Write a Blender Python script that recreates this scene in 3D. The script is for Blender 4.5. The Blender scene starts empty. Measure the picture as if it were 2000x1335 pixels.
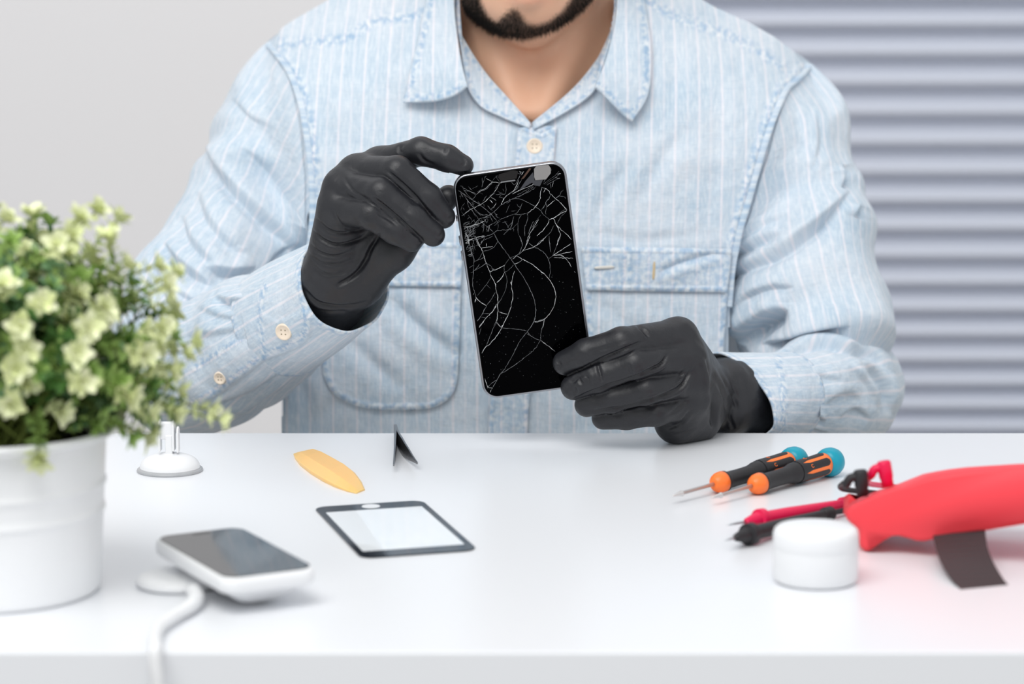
import bpy, math, random
import numpy as np
from mathutils import Vector, Matrix

# ------------------------------------------------------------------ camera, world, lights
FPX = 5306.0                      # focal length in pixels of the 2000 x 1335 frame
TZ = 0.75                         # table top
CAM = np.array([0.0, 0.0, TZ + 0.365])
PIT = math.atan((667.5 + 169.0) / FPX)
CP, SP = math.cos(PIT), math.sin(PIT)
sc = bpy.context.scene
COL = sc.collection

cam = bpy.data.cameras.new('camera')
cam.sensor_width = 36.0
cam.lens = FPX * 36.0 / 2000.0
cam.clip_start = 0.05
cam.dof.use_dof = True
cam.dof.focus_distance = 1.845
cam.dof.aperture_fstop = 6.3
cam_ob = bpy.data.objects.new('camera', cam)
cam_ob.location = CAM
cam_ob.rotation_euler = (math.pi / 2 - PIT, 0, 0)
COL.objects.link(cam_ob)
sc.camera = cam_ob

world = bpy.data.worlds.new('studio_ambient')
sc.world = world
world.use_nodes = True
bg = world.node_tree.nodes['Background']
bg.inputs[0].default_value = (0.965, 0.985, 1.0, 1)
bg.inputs[1].default_value = 0.63


def area(name, loc, target, size, size_y, power, color=(1, 1, 1)):
    L = bpy.data.lights.new(name, 'AREA')
    L.shape = 'RECTANGLE'
    L.size, L.size_y = size, size_y
    L.energy = power
    L.color = color
    o = bpy.data.objects.new(name, L)
    o.location = loc
    d = Vector(target) - Vector(loc)
    o.rotation_euler = d.to_track_quat('-Z', 'Y').to_euler()
    COL.objects.link(o)
    return o


area('ceiling_softbox', (-0.45, 0.60, 2.55), (0.0, 2.0, 0.9), 1.5, 1.2, 29, (1.0, 0.99, 0.97))
area('side_fill', (2.3, 0.1, 1.9), (0.0, 2.0, 0.9), 1.4, 1.6, 3, (0.97, 0.985, 1.0))  # added weak fill from the right; no real window stands there
area('wall_fill', (-0.2, 3.0, 2.7), (0.0, 3.9, 0.9), 3.0, 0.8, 9, (1.0, 0.99, 0.99))  # unseen lamp added to brighten the back wall and shutter

sc.view_settings.view_transform = 'Standard'
sc.view_settings.look = 'None'
sc.view_settings.gamma = 1.0
sc.view_settings.exposure = 0.19
sc.view_settings.use_curve_mapping = False
sc.cycles.max_bounces = 8
sc.cycles.use_denoising = True

# ------------------------------------------------------------------ photograph -> place
def rays(px, py):
    px = np.asarray(px, float); py = np.asarray(py, float)
    a = (px - 1000.0) / FPX; b = (667.5 - py) / FPX
    return np.stack([a, CP + b * SP, -SP + b * CP], -1)

def at(px, py, Y):                # point seen at (px,py) in the vertical plane y = Y
    d = rays(px, py)
    t = np.asarray(Y, float) / d[..., 1]
    return CAM + d * t[..., None]

def on(px, py, z=TZ):             # point seen at (px,py) at height z
    d = rays(px, py)
    t = (np.asarray(z, float) - CAM[2]) / d[..., 2]
    return CAM + d * t[..., None]

def proj(P):
    q = np.asarray(P, float) - CAM
    zc = q[..., 1] * CP - q[..., 2] * SP
    yc = q[..., 1] * SP + q[..., 2] * CP
    return 1000.0 + FPX * q[..., 0] / zc, 667.5 - FPX * yc / zc

# ------------------------------------------------------------------ objects
ROOTLOC = {}

def props(o, label=None, cat=None, group=None, kind=None):
    if label: o['label'] = label
    if cat: o['category'] = cat
    if group: o['group'] = group
    if kind: o['kind'] = kind
    return o

def thing(name, label, cat, loc=(0, 0, 0), group=None):
    o = bpy.data.objects.new(name, None)
    o.empty_display_size = 0.02
    o.location = loc
    COL.objects.link(o)
    ROOTLOC[o.name] = np.array(loc, float)
    return props(o, label, cat, group)

def obj(name, V, F, mat=None, parent=None, smooth=True, local=False, attrs=None, mats=None, fmat=None, label=None, loc=None):
    V = np.asarray(V, float)
    off = np.zeros(3)
    if parent is not None and not local: off = ROOTLOC[parent.name]
    elif parent is None and loc is not None: off = np.array(loc, float)
    me = bpy.data.meshes.new(name)
    if isinstance(F, np.ndarray): F = F.tolist()
    me.from_pydata((V - off).tolist(), [], F)
    for m in (mats or ([mat] if mat else [])): me.materials.append(m)
    if fmat is not None: me.polygons.foreach_set('material_index', np.asarray(fmat, np.int32))
    if smooth: me.polygons.foreach_set('use_smooth', np.ones(len(me.polygons), bool))
    for k, v in (attrs or {}).items():
        a = me.attributes.new(k, 'FLOAT', 'POINT'); a.data.foreach_set('value', np.asarray(v, np.float32))
    me.validate(); me.update()
    o = bpy.data.objects.new(name, me)
    COL.objects.link(o)
    if parent is not None:
        o.parent = parent; ROOTLOC[o.name] = ROOTLOC[parent.name]
    else:
        o.location = off; ROOTLOC[o.name] = off
    if label: o['label'] = label
    return o

def mod(o, t, **kw):
    m = o.modifiers.new(t.lower(), t)
    for k, v in kw.items(): setattr(m, k, v)
    return o

def bevel(o, w, seg=3, ang=30):
    return mod(o, 'BEVEL', width=w, segments=seg, limit_method='ANGLE', angle_limit=math.radians(ang))

def keep_clear(V):                 # cloth and gloves rest on the bench instead of cutting into it
    V = V.copy()
    V[:, 2] = np.where(V[:, 2] < TZ - .05, V[:, 2], np.maximum(V[:, 2], TZ + .0009 - 3.0 * np.maximum(V[:, 1] - YB - .0015, 0)))
    return V

def copy_tree(o, parent=None):
    c = o.copy(); COL.objects.link(c); c.parent = parent
    for ch in list(o.children): copy_tree(ch, c)
    return c

class MB:                          # collects pieces into one mesh
    def __init__(s): s.V = []; s.F = []; s.M = []; s.n = 0
    def add(s, V, F, m=0):
        V = np.asarray(V, float); s.V.append(V)
        F = [[i + s.n for i in f] for f in (F.tolist() if isinstance(F, np.ndarray) else F)]
        s.F += F; s.M += [m] * len(F); s.n += len(V); return s
    def build(s, name, mat=None, parent=None, **kw):
        mats = kw.get('mats')
        return obj(name, np.concatenate(s.V), s.F, mat, parent, fmat=s.M if mats else None, **kw)

def grid_faces(nu, nv, closed=False):  # rows nv of nu points
    i, j = np.meshgrid(np.arange(nu if closed else nu - 1), np.arange(nv - 1))
    i = i.ravel(); j = j.ravel(); k = (i + 1) % nu
    return np.stack([j * nu + i, j * nu + k, (j + 1) * nu + k, (j + 1) * nu + i], 1)

def box(c, s, R=None):
    c = np.array(c, float); h = np.array(s, float) / 2
    V = np.array([[x, y, z] for z in (-1, 1) for y in (-1, 1) for x in (-1, 1)]) * h
    if R is not None: V = V @ np.asarray(R).T
    return V + c, [[0, 2, 3, 1], [4, 5, 7, 6], [0, 1, 5, 4], [2, 6, 7, 3], [0, 4, 6, 2], [1, 3, 7, 5]]

def catmull(P, n):
    P = np.asarray(P, float)
    if len(P) == 2:
        t = np.linspace(0, 1, n)[:, None]; return P[0] * (1 - t) + P[1] * t
    Q = np.vstack([2 * P[0] - P[1], P, 2 * P[-1] - P[-2]])
    m = len(P) - 1
    t = np.linspace(0, m, n); k = np.minimum(t.astype(int), m - 1); f = (t - k)[:, None]
    a, b, c, d = Q[k], Q[k + 1], Q[k + 2], Q[k + 3]
    return 0.5 * (2 * b + (c - a) * f + (2 * a - 5 * b + 4 * c - d) * f ** 2 + (3 * b - a - 3 * c + d) * f ** 3)

def unit(v):
    v = np.asarray(v, float); return v / (np.linalg.norm(v, axis=-1, keepdims=True) + 1e-12)

def tube(C, R, n=12, ref=(0, 0, 1), cap=True, twist=0.0):
    """tube along the points C with radii R (m,) or (m,2); returns V, F, frame"""
    C = np.asarray(C, float); m = len(C)
    R = np.asarray(R, float)
    if R.ndim == 0: R = np.full(m, float(R))
    if R.ndim == 1: R = np.stack([R, R], 1)
    T = unit(np.gradient(C, axis=0))
    U = np.zeros((m, 3)); u = np.array(ref, float)
    for i in range(m):
        u = u - T[i] * (u @ T[i])
        if np.linalg.norm(u) < 1e-6: u = np.cross(T[i], (1, 0, 0.3))
        u = u / np.linalg.norm(u); U[i] = u
    B = np.cross(T, U)
    a = np.linspace(0, 2 * math.pi, n, endpoint=False) + twist
    ca, sa = np.cos(a), np.sin(a)
    V = C[:, None] + U[:, None] * (ca[None, :, None] * R[:, 0][:, None, None]) + B[:, None] * (sa[None, :, None] * R[:, 1][:, None, None])
    V = V.reshape(-1, 3)
    F = grid_faces(n, m, True).tolist()
    if cap:
        F.append(list(range(n))[::-1]); F.append([(m - 1) * n + i for i in range(n)])
    return V, F

def lathe(prof, n=48, c=(0, 0, 0), axis='z'):
    prof = np.asarray(prof, float); m = len(prof)
    a = np.linspace(0, 2 * math.pi, n, endpoint=False)
    r = prof[:, 0][:, None]; h = np.repeat(prof[:, 1][:, None], n, 1)
    X, Y = r * np.cos(a), r * np.sin(a)
    V = np.stack([X, Y, h], -1) if axis == 'z' else np.stack([h, X, Y], -1)
    V = V.reshape(-1, 3) + np.array(c, float)
    F = grid_faces(n, m, True).tolist()
    if prof[0, 0] > 1e-7: F.append(list(range(n))[::-1])
    if prof[-1, 0] > 1e-7: F.append([(m - 1) * n + i for i in range(n)])
    return V, F

def rrect(w, h, r, n=8):
    P = []
    for cx, cy, a0 in ((w/2 - r, h/2 - r, 0), (-w/2 + r, h/2 - r, 90), (-w/2 + r, -h/2 + r, 180), (w/2 - r, -h/2 + r, 270)):
        for i in range(n + 1):
            a = math.radians(a0 + 90 * i / n); P.append((cx + r * math.cos(a), cy + r * math.sin(a)))
    return np.array(P)

def stack(rings, capA=True, capB=True):   # rings: list of (n,3) closed loops
    n = len(rings[0]); V = np.concatenate(rings); F = grid_faces(n, len(rings), True).tolist()
    if capA: F.append(list(range(n))[::-1])
    if capB: F.append([(len(rings) - 1) * n + i for i in range(n)])
    return V, F

def inside(poly, px, py):
    poly = np.asarray(poly, float); r = np.zeros(np.shape(px), bool)
    x0, y0 = poly[-1]
    for x1, y1 in poly:
        c = ((y1 > py) != (y0 > py)) & (px < (x0 - x1) * (py - y1) / (y0 - y1 + 1e-12) + x1)
        r ^= c; x0, y0 = x1, y1
    return r

def polydist(line, px, py):        # distance, signed side, position 0..1 along a picture polyline
    L = np.asarray(line, float)
    seg = np.linalg.norm(np.diff(L, axis=0), axis=1); cum = np.concatenate([[0], np.cumsum(seg)])
    best = np.full(np.shape(px), 1e9); side = np.zeros(np.shape(px)); tt = np.zeros(np.shape(px))
    for i in range(len(L) - 1):
        d = L[i + 1] - L[i]; l2 = d @ d
        t = np.clip(((px - L[i, 0]) * d[0] + (py - L[i, 1]) * d[1]) / l2, 0, 1)
        ex = px - L[i, 0] - t * d[0]; ey = py - L[i, 1] - t * d[1]
        dd = np.hypot(ex, ey); m = dd < best
        best = np.where(m, dd, best); side = np.where(m, np.sign(d[0] * ey - d[1] * ex), side)
        tt = np.where(m, (cum[i] + t * seg[i]) / cum[-1], tt)
    return best, side, tt

# ------------------------------------------------------------------ materials
def lin(c):
    if isinstance(c, str): c = tuple(int(c[i:i + 2], 16) for i in (0, 2, 4))
    return tuple((v / 255 / 12.92 if v / 255 <= 0.04045 else ((v / 255 + 0.055) / 1.055) ** 2.4) for v in c) + (1.0,)

def mat(name, color, rough=0.5, spec=0.5, metal=0.0, coat=0.0, sss=0.0, bump=None, trans=0.0, var=None):
    m = bpy.data.materials.new(name); m.use_nodes = True
    nt = m.node_tree; b = nt.nodes['Principled BSDF']
    b.inputs['Base Color'].default_value = lin(color)
    b.inputs['Roughness'].default_value = rough
    b.inputs['Specular IOR Level'].default_value = spec
    b.inputs['Metallic'].default_value = metal
    b.inputs['Coat Weight'].default_value = coat
    b.inputs['Transmission Weight'].default_value = trans
    if sss:
        b.inputs['Subsurface Weight'].default_value = sss
        b.inputs['Subsurface Radius'].default_value = (0.01, 0.006, 0.004)
        b.inputs['Subsurface Scale'].default_value = 0.6
    if var or bump:
        tc = nt.nodes.new('ShaderNodeTexCoord')
    if var:                        # (other colour, noise scale)
        n = nt.nodes.new('ShaderNodeTexNoise'); n.inputs['Scale'].default_value = var[1]; n.inputs['Detail'].default_value = 3
        nt.links.new(tc.outputs['Object'], n.inputs['Vector'])
        mx = nt.nodes.new('ShaderNodeMix'); mx.data_type = 'RGBA'
        mx.inputs[6].default_value = lin(color); mx.inputs[7].default_value = lin(var[0])
        nt.links.new(n.outputs['Fac'], mx.inputs[0]); nt.links.new(mx.outputs[2], b.inputs['Base Color'])
    if bump:                       # (scale, strength, distance)
        n = nt.nodes.new('ShaderNodeTexNoise'); n.inputs['Scale'].default_value = bump[0]; n.inputs['Detail'].default_value = 4
        nt.links.new(tc.outputs['Object'], n.inputs['Vector'])
        bp = nt.nodes.new('ShaderNodeBump'); bp.inputs['Strength'].default_value = bump[1]; bp.inputs['Distance'].default_value = bump[2]
        nt.links.new(n.outputs['Fac'], bp.inputs['Height']); nt.links.new(bp.outputs[0], b.inputs['Normal'])
    return m

# ------------------------------------------------------------------ distance fields -> meshes
def surface_nets(D, lo, h):
    S = D < 0
    c = np.zeros(tuple(n - 1 for n in D.shape), np.uint8)
    sl = (slice(None, -1), slice(1, None))
    for i in (0, 1):
        for j in (0, 1):
            for k in (0, 1): c += S[sl[i], sl[j], sl[k]]
    ci = np.argwhere((c > 0) & (c < 8))
    idx = np.full(c.shape, -1, np.int64); idx[tuple(ci.T)] = np.arange(len(ci))
    acc = np.zeros((len(ci), 3)); cnt = np.zeros(len(ci))
    cor = [np.array((i, j, k)) for i in (0, 1) for j in (0, 1) for k in (0, 1)]
    val = {tuple(o): D[tuple((ci + o).T)] for o in cor}
    for a in cor:
        for ax in range(3):
            if a[ax] == 0:
                b = a.copy(); b[ax] = 1
                va, vb = val[tuple(a)], val[tuple(b)]
                m = (va < 0) != (vb < 0)
                t = np.where(m, va / np.where(m, va - vb, 1), 0)
                p = a[None] + (b - a)[None] * t[:, None]
                acc += p * m[:, None]; cnt += m
    V = (ci + acc / cnt[:, None]) * h + np.asarray(lo)
    F = []
    for ax in range(3):
        a1, a2 = (ax + 1) % 3, (ax + 2) % 3
        s0 = [slice(None)] * 3; s1 = [slice(None)] * 3
        s0[ax] = slice(None, -1); s1[ax] = slice(1, None)
        A, B = S[tuple(s0)], S[tuple(s1)]
        e = np.argwhere(A != B)
        e = e[(e[:, a1] > 0) & (e[:, a2] > 0) & (e[:, a1] < D.shape[a1] - 1) & (e[:, a2] < D.shape[a2] - 1)]
        flip = A[tuple(e.T)]
        q = []
        for u, v in ((1, 1), (0, 1), (0, 0), (1, 0)):
            g = e.copy(); g[:, a1] -= u; g[:, a2] -= v; q.append(idx[tuple(g.T)])
        q = np.stack(q, 1)
        q[~flip] = q[~flip][:, ::-1]
        F.append(q)
    return V, np.concatenate(F)

def smooth_verts(V, F, it=2, lam=0.5):
    F = np.asarray(F); E = np.concatenate([F[:, [0, 1]], F[:, [1, 2]], F[:, [2, 3]], F[:, [3, 0]]])
    E = np.concatenate([E, E[:, ::-1]])
    deg = np.bincount(E[:, 0], minlength=len(V)).astype(float)[:, None]
    for k in range(it):
        for l in (lam, -lam * 0.96):
            A = np.stack([np.bincount(E[:, 0], V[E[:, 1], c], len(V)) for c in range(3)], 1) / np.maximum(deg, 1)
            V = V + l * (A - V)
    return V

def vnormals(V, F):
    F = np.asarray(F); n = np.cross(V[F[:, 2]] - V[F[:, 0]], V[F[:, 3]] - V[F[:, 1]])
    N = np.zeros_like(V)
    for c in range(4):
        for a in range(3): N[:, a] += np.bincount(F[:, c], n[:, a], len(V))
    return unit(N)

class Field:
    def __init__(s, lo, hi, h):
        s.lo = np.asarray(lo, float); s.h = h
        s.n = np.ceil((np.asarray(hi) - s.lo) / h).astype(int) + 1
        s.ax = [s.lo[i] + h * np.arange(s.n[i]) for i in range(3)]
        s.D = np.full(tuple(s.n), 0.06, np.float32)
    def block(s, lo, hi):
        a = np.clip(((np.asarray(lo) - s.lo) / s.h).astype(int), 0, s.n - 1)
        b = np.clip(((np.asarray(hi) - s.lo) / s.h).astype(int) + 2, 1, s.n)
        b = np.maximum(b, a + 1)
        sl = tuple(slice(a[i], b[i]) for i in range(3))
        return sl, s.ax[0][sl[0]][:, None, None], s.ax[1][sl[1]][None, :, None], s.ax[2][sl[2]][None, None, :]
    def mix(s, sl, d, k, sub=False):
        A = s.D[sl]
        if sub:
            h = np.maximum(k - np.abs(A + d), 0) / k
            s.D[sl] = np.maximum(A, -d) + h * h * k * 0.25
        else:
            h = np.maximum(k - np.abs(A - d), 0) / k
            s.D[sl] = np.minimum(A, d) - h * h * k * 0.25
    def cone(s, a, ra, b, rb, k=0.004, sub=False):
        a = np.asarray(a, float); b = np.asarray(b, float)
        m = max(ra, rb) + k + 0.012
        sl, X, Y, Z = s.block(np.minimum(a, b) - m, np.maximum(a, b) + m)
        ab = b - a; l2 = max(ab @ ab, 1e-12)
        px, py, pz = X - a[0], Y - a[1], Z - a[2]
        t = np.clip((px * ab[0] + py * ab[1] + pz * ab[2]) / l2, 0, 1)
        d = np.sqrt((px - t * ab[0]) ** 2 + (py - t * ab[1]) ** 2 + (pz - t * ab[2]) ** 2) - (ra + (rb - ra) * t)
        s.mix(sl, d.astype(np.float32), k, sub); return s
    def ell(s, c, r, k=0.01, sub=False, R=None):
        c = np.asarray(c, float); r = np.asarray(r, float); m = r.max() + k + 0.012
        sl, X, Y, Z = s.block(c - m, c + m)
        P = [X - c[0], Y - c[1], Z - c[2]]
        if R is not None:
            P = [R[0][i] * P[0] + R[1][i] * P[1] + R[2][i] * P[2] for i in range(3)]
        k0 = np.sqrt((P[0] / r[0]) ** 2 + (P[1] / r[1]) ** 2 + (P[2] / r[2]) ** 2)
        k1 = np.sqrt((P[0] / r[0] ** 2) ** 2 + (P[1] / r[1] ** 2) ** 2 + (P[2] / r[2] ** 2) ** 2)
        d = k0 * (k0 - 1) / np.maximum(k1, 1e-9)
        s.mix(sl, d.astype(np.float32), k, sub); return s
    def mesh(s, smooth=1):
        V, F = surface_nets(s.D, s.lo, s.h)
        if smooth: V = smooth_verts(V, F, smooth)
        return V, F

# ------------------------------------------------------------------ the setting
M_wall = mat('wall_paint', 'edecee', 0.8, 0.2, bump=(300, 0.05, 0.001))
M_floor = mat('floor_vinyl', 'b9b4ad', 0.5, 0.3, var=('a8a39c', 6))
M_white = mat('white_laminate', 'e6e8ec', 0.3, 0.5)
M_steel = mat('brushed_steel', 'b4b6ba', 0.28, 0.5, 1.0)

WALLY = 3.9
o = obj('wall_back', *box((0, WALLY + 0.05, 1.35), (7, 0.1, 2.7)), M_wall, smooth=False); props(o, 'plain light grey wall behind the seated person', kind='structure')
o = obj('floor', *box((0, 1.9, -0.02), (7, 4.2, 0.04)), M_floor, smooth=False); props(o, 'pale grey floor under the workbench', kind='structure')

# slatted roller shutter on the right part of the back wall
M_slat = mat('shutter_slat_paint', 'd0d5e2', 0.5, 0.4)
def build_shutter():
    X0, X1 = at(1240, 400, WALLY)[0], at(2150, 400, WALLY)[0]
    loc = np.array([(X0 + X1) / 2, WALLY, 0.2])
    t = thing('roller_shutter', 'lavender grey horizontal slatted shutter on the wall behind the right shoulder', 'shutter', loc)
    yb = [9, 64, 122, 180, 238, 296, 353, 407, 461, 515, 567, 618, 666, 715, 761, 806, 848, 890, 931, 972]
    prof = []
    zs = [float(at(1800, y, WALLY - 0.03)[2]) for y in yb]
    step = zs[0] - zs[1]
    while zs[0] < 2.2: zs.insert(0, zs[0] + step)
    st2 = zs[-2] - zs[-1]
    while zs[-1] > 0.25: zs.append(zs[-1] - st2)
    for a, b in zip(zs[:-1], zs[1:]):           # every slat bellies out, then tucks back under to the next one
        h = a - b
        for f, d in ((0.0, 0.0), (0.05, 0.006), (0.2, 0.015), (0.4, 0.024), (0.58, 0.030), (0.66, 0.0305), (0.74, 0.027), (0.84, 0.017), (0.94, 0.005)):
            prof.append((WALLY - 0.012 - d, a - f * h))
    prof = np.array(prof)
    V = np.concatenate([np.stack([np.full(len(prof), x), prof[:, 0], prof[:, 1]], 1) for x in np.linspace(X0, X1, 3)])
    n = len(prof)
    F = [[j * n + i, (j + 1) * n + i, (j + 1) * n + i + 1, j * n + i + 1] for j in range(2) for i in range(n - 1)]
    obj('slats', V, F, M_slat, t)
    obj('bottom_rail', *box(((X0 + X1) / 2, WALLY - 0.02, zs[-1] - 0.02), (X1 - X0, 0.036, 0.05)), M_slat, t, smooth=False)
    obj('head_box', *box(((X0 + X1) / 2, WALLY - 0.06, zs[0] + 0.06), (X1 - X0 + 0.04, 0.11, 0.14)), M_slat, t, smooth=False)
build_shutter()

# white workbench
YB = float(on(1000, 845)[1]); YF = float(on(1000, 1273)[1])
def build_table():
    t = thing('workbench', 'white laminate workbench holding the repair tools', 'table', (0, (YB + YF) / 2, 0))
    V, F = box((0, (YB + YF) / 2, TZ - 0.02), (1.6, YB - YF, 0.04))
    bevel(obj('tabletop', V, F, M_white, t, smooth=False), 0.0012, 2)
    for sx in (-1, 1):
        for y in (YF + 0.05, YB - 0.05):
            bevel(obj('leg', *box((sx * 0.74, y, (TZ - 0.04) / 2), (0.05, 0.05, TZ - 0.04)), M_white, t, smooth=False), 0.002, 2)
build_table()

# ------------------------------------------------------------------ things on the bench
M_plastic_w = mat('white_plastic', 'e9eaec', 0.35, 0.45)
M_black_p = mat('black_rubber', '242326', 0.5, 0.4, bump=(400, 0.15, 0.0005))
M_glass_black = mat('black_screen_glass', '060607', 0.06, 0.5)

def build_jar():
    c = on(1592, 1134); r = 0.0236
    t = thing('jar', 'small round white jar beside the red multimeter', 'jar', c)
    P = [(0, 0), (r - 0.003, 0), (r - 0.0008, 0.0012), (r - 0.0001, 0.0030), (r - 0.0001, 0.0193), (r - .0001, .0195), (r - .0001, .0196)]
    obj('jar_body', *lathe(P, 64, c), M_plastic_w, t)
    P = [(r - 0.0001, 0.0195), (r - .0001, 0.0196), (r, 0.0198), (r, 0.0268), (r - 0.0006, 0.0292), (r - 0.0022, 0.0306), (r - 0.0050, 0.0312), (0, 0.0314)]
    obj('lid', *lathe(P, 64, c), M_plastic_w, t)
build_jar()

def build_suction_cup():
    c = on(332, 919)
    t = thing('suction_cup', 'white suction cup with a two-pronged pull handle near the plant', 'suction cup', c)
    M_ring = mat('clear_grey_rubber', 'a9abae', 0.25, 0.5)
    R = 0.0216
    obj('rubber_rim', *lathe([(0, 0), (R, 0), (R + 0.0003, 0.0006), (R, 0.0016), (R - 0.001, 0.0022), (R - 0.004, 0.0026), (0.010, 0.003)], 64, c), M_ring, t)
    P = [(R - 0.0015, 0.0022)] + [((R - 0.0018) * math.cos(a), 0.0024 + 0.0098 * math.sin(a) ** 0.85) for a in np.linspace(0.03, 1.30, 14)] + [(0.0035, 0.0124), (0, 0.0125)]
    obj('dome', *lathe(P, 64, c), M_plastic_w, t)
    m = MB()
    m.add(*box(c + (0.0, -0.001, 0.0180), (0.0046, 0.006, 0.013)))
    h = bevel(m.build('post', M_plastic_w, t, smooth=False), 0.0006, 2)
    def plate(x, z0, z1, w):      # rounded-top side plate
        yy = np.array([(-w, z0), (w, z0), (w, z1 - w)] + [(w * math.cos(a), z1 - w + w * math.sin(a)) for a in np.linspace(0.2, 2.94, 9)] + [(-w, z1 - w)])
        A = np.stack([np.full(len(yy), x - 0.0007), yy[:, 0], yy[:, 1]], 1) + c
        B = A + (0.0014, 0, 0)
        return stack([B, A])
    m = MB()
    m.add(*plate(-0.0062, 0.0135, 0.0350, 0.0052)); m.add(*plate(0.0030, 0.0140, 0.0350, 0.0052)); m.add(*plate(0.0058, 0.0130, 0.0300, 0.0045))
    m.add(*box(c + (-0.0016, 0.0005, 0.0272), (0.0094, 0.0060, 0.0110)))
    bevel(m.build('pull_handle', M_plastic_w, t, smooth=False), 0.0004, 2)
build_suction_cup()

def build_pry_tool():
    st = [((573, 887), (604, 882), .0012), ((576, 896), (617, 883), .0034), ((586, 909), (634, 892), .0050), ((606, 925), (655, 905), .0058),
          ((632, 941), (678, 918), .0058), ((655, 952), (694, 929), .0048), ((678, 960), (706, 943), .0030), ((696, 964), (713, 957), .0012)]
    c = on(642, 925)
    rings = []
    for L, R, h in st:
        a, b = on(*L), on(*R)
        up = np.array((0, 0, 1.0))
        rings.append(np.array([a, a + up * h * 0.45, a + (b - a) * 0.28 + up * h, a + (b - a) * 0.85 + up * h * 0.96, b + up * h * 0.4, b]))
    M = mat('orange_translucent_plastic', 'ffc67c', 0.35, 0.4, sss=0.5)
    V, F = stack(rings)
    o = obj('pry_tool', V, F, M, smooth=False, loc=c)
    props(o, 'short faceted orange plastic pry tool left of the tweezers', 'tool')
    bevel(o, 0.0006, 2, 12)
build_pry_tool()

def build_tweezers():
    J = on(772, 850); c = J.copy()
    t = thing('tweezers', 'dark steel tweezers lying on edge near the back of the bench', 'tweezers', c)
    M = mat('dark_steel', '8a8c90', 0.34, 0.5, 1.0)
    for tip, bow in ((on(769, 923), -0.0006), (on(815, 919), 0.0032)):
        n = 24; s = np.linspace(0, 1, n)
        d = tip - J; nrm = np.cross((0, 0, 1), unit(d)) * (-1)
        C = J + d * s[:, None] + nrm * (bow * np.sin(math.pi * s) * (1))[:, None]
        hh = np.interp(s, [0, .1, .3, .55, .75, .9, 1], [.0050, .0082, .0106, .0115, .0085, .0038, .0014])
        zc = np.interp(s, [0, .5, 1], [.0056, .0058, .0052])
        th = np.interp(s, [0, .5, 1], [.0010, .0007, .0005])
        rings = []
        for i in range(n):
            a = C[i] + np.array((0, 0, zc[i]))
            rings.append(np.array([a + nrm * th[i] + (0, 0, hh[i] / 2), a - nrm * th[i] + (0, 0, hh[i] / 2), a - nrm * th[i] - (0, 0, hh[i] / 2), a + nrm * th[i] - (0, 0, hh[i] / 2)]))
        bevel(obj('blade', *stack(rings), M, t, smooth=False), 0.0003, 2)
build_tweezers()

def build_glass():
    q = [on(612, 993), on(824, 978), on(934, 1076), on(706, 1091)]   # far left, far right, near right, near left
    c = (q[0] + q[1] + q[2] + q[3]) / 4
    e1 = unit((q[1] - q[0]) + (q[2] - q[3])); e2 = (q[3] - q[0]) + (q[2] - q[1]); e2 = e2 - e1 * (e2 @ e1) * 0; e2 = unit(e2)
    w = (np.linalg.norm(q[1] - q[0]) + np.linalg.norm(q[2] - q[3])) / 2
    L = (np.linalg.norm(q[3] - q[0]) + np.linalg.norm(q[2] - q[1])) / 2
    t = thing('screen_glass', 'replacement phone front glass with black border lying flat on the bench', 'phone glass', c)
    M_b = mat('black_border_glass', '20242b', 0.08, 0.5)
    def ring(P, z): return c + P[:, :1] * e1 + P[:, 1:] * (-e2) + (0, 0, z)
    out = rrect(w, L, 0.0085, 8)
    x0, x1, y0, y1 = -w / 2 + 0.0042, w / 2 - 0.0042, -L / 2 + 0.015, L / 2 - 0.017
    inn = rrect(x1 - x0, y1 - y0, 0.0012, 8) + (0, (y0 + y1) / 2)
    V, F = stack([ring(inn, 0.0002), ring(out, 0.0002), ring(out, 0.0009), ring(inn, 0.0009), ring(inn, 0.0002)], False, False)
    obj('border', V, F, M_b, t, smooth=False)
    M_c = mat('clear_pane', 'e9edf1', 0.04, 0.5)
    V, F = stack([ring(inn * 1.0, 0.00025), ring(inn, 0.00085)])
    obj('clear_pane', V, F, M_c, t, smooth=False)
    a = np.linspace(0, 2 * math.pi, 40, endpoint=False)
    hb = np.stack([0.0058 * np.cos(a), 0.0058 * np.sin(a) + L / 2 - 0.0085], 1)
    V, F = stack([ring(hb, 0.0004), ring(hb, 0.00105)])
    obj('home_button_hole', V, F, mat('button_white', 'e6e8ec', 0.3), t, smooth=False)
build_glass()

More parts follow.
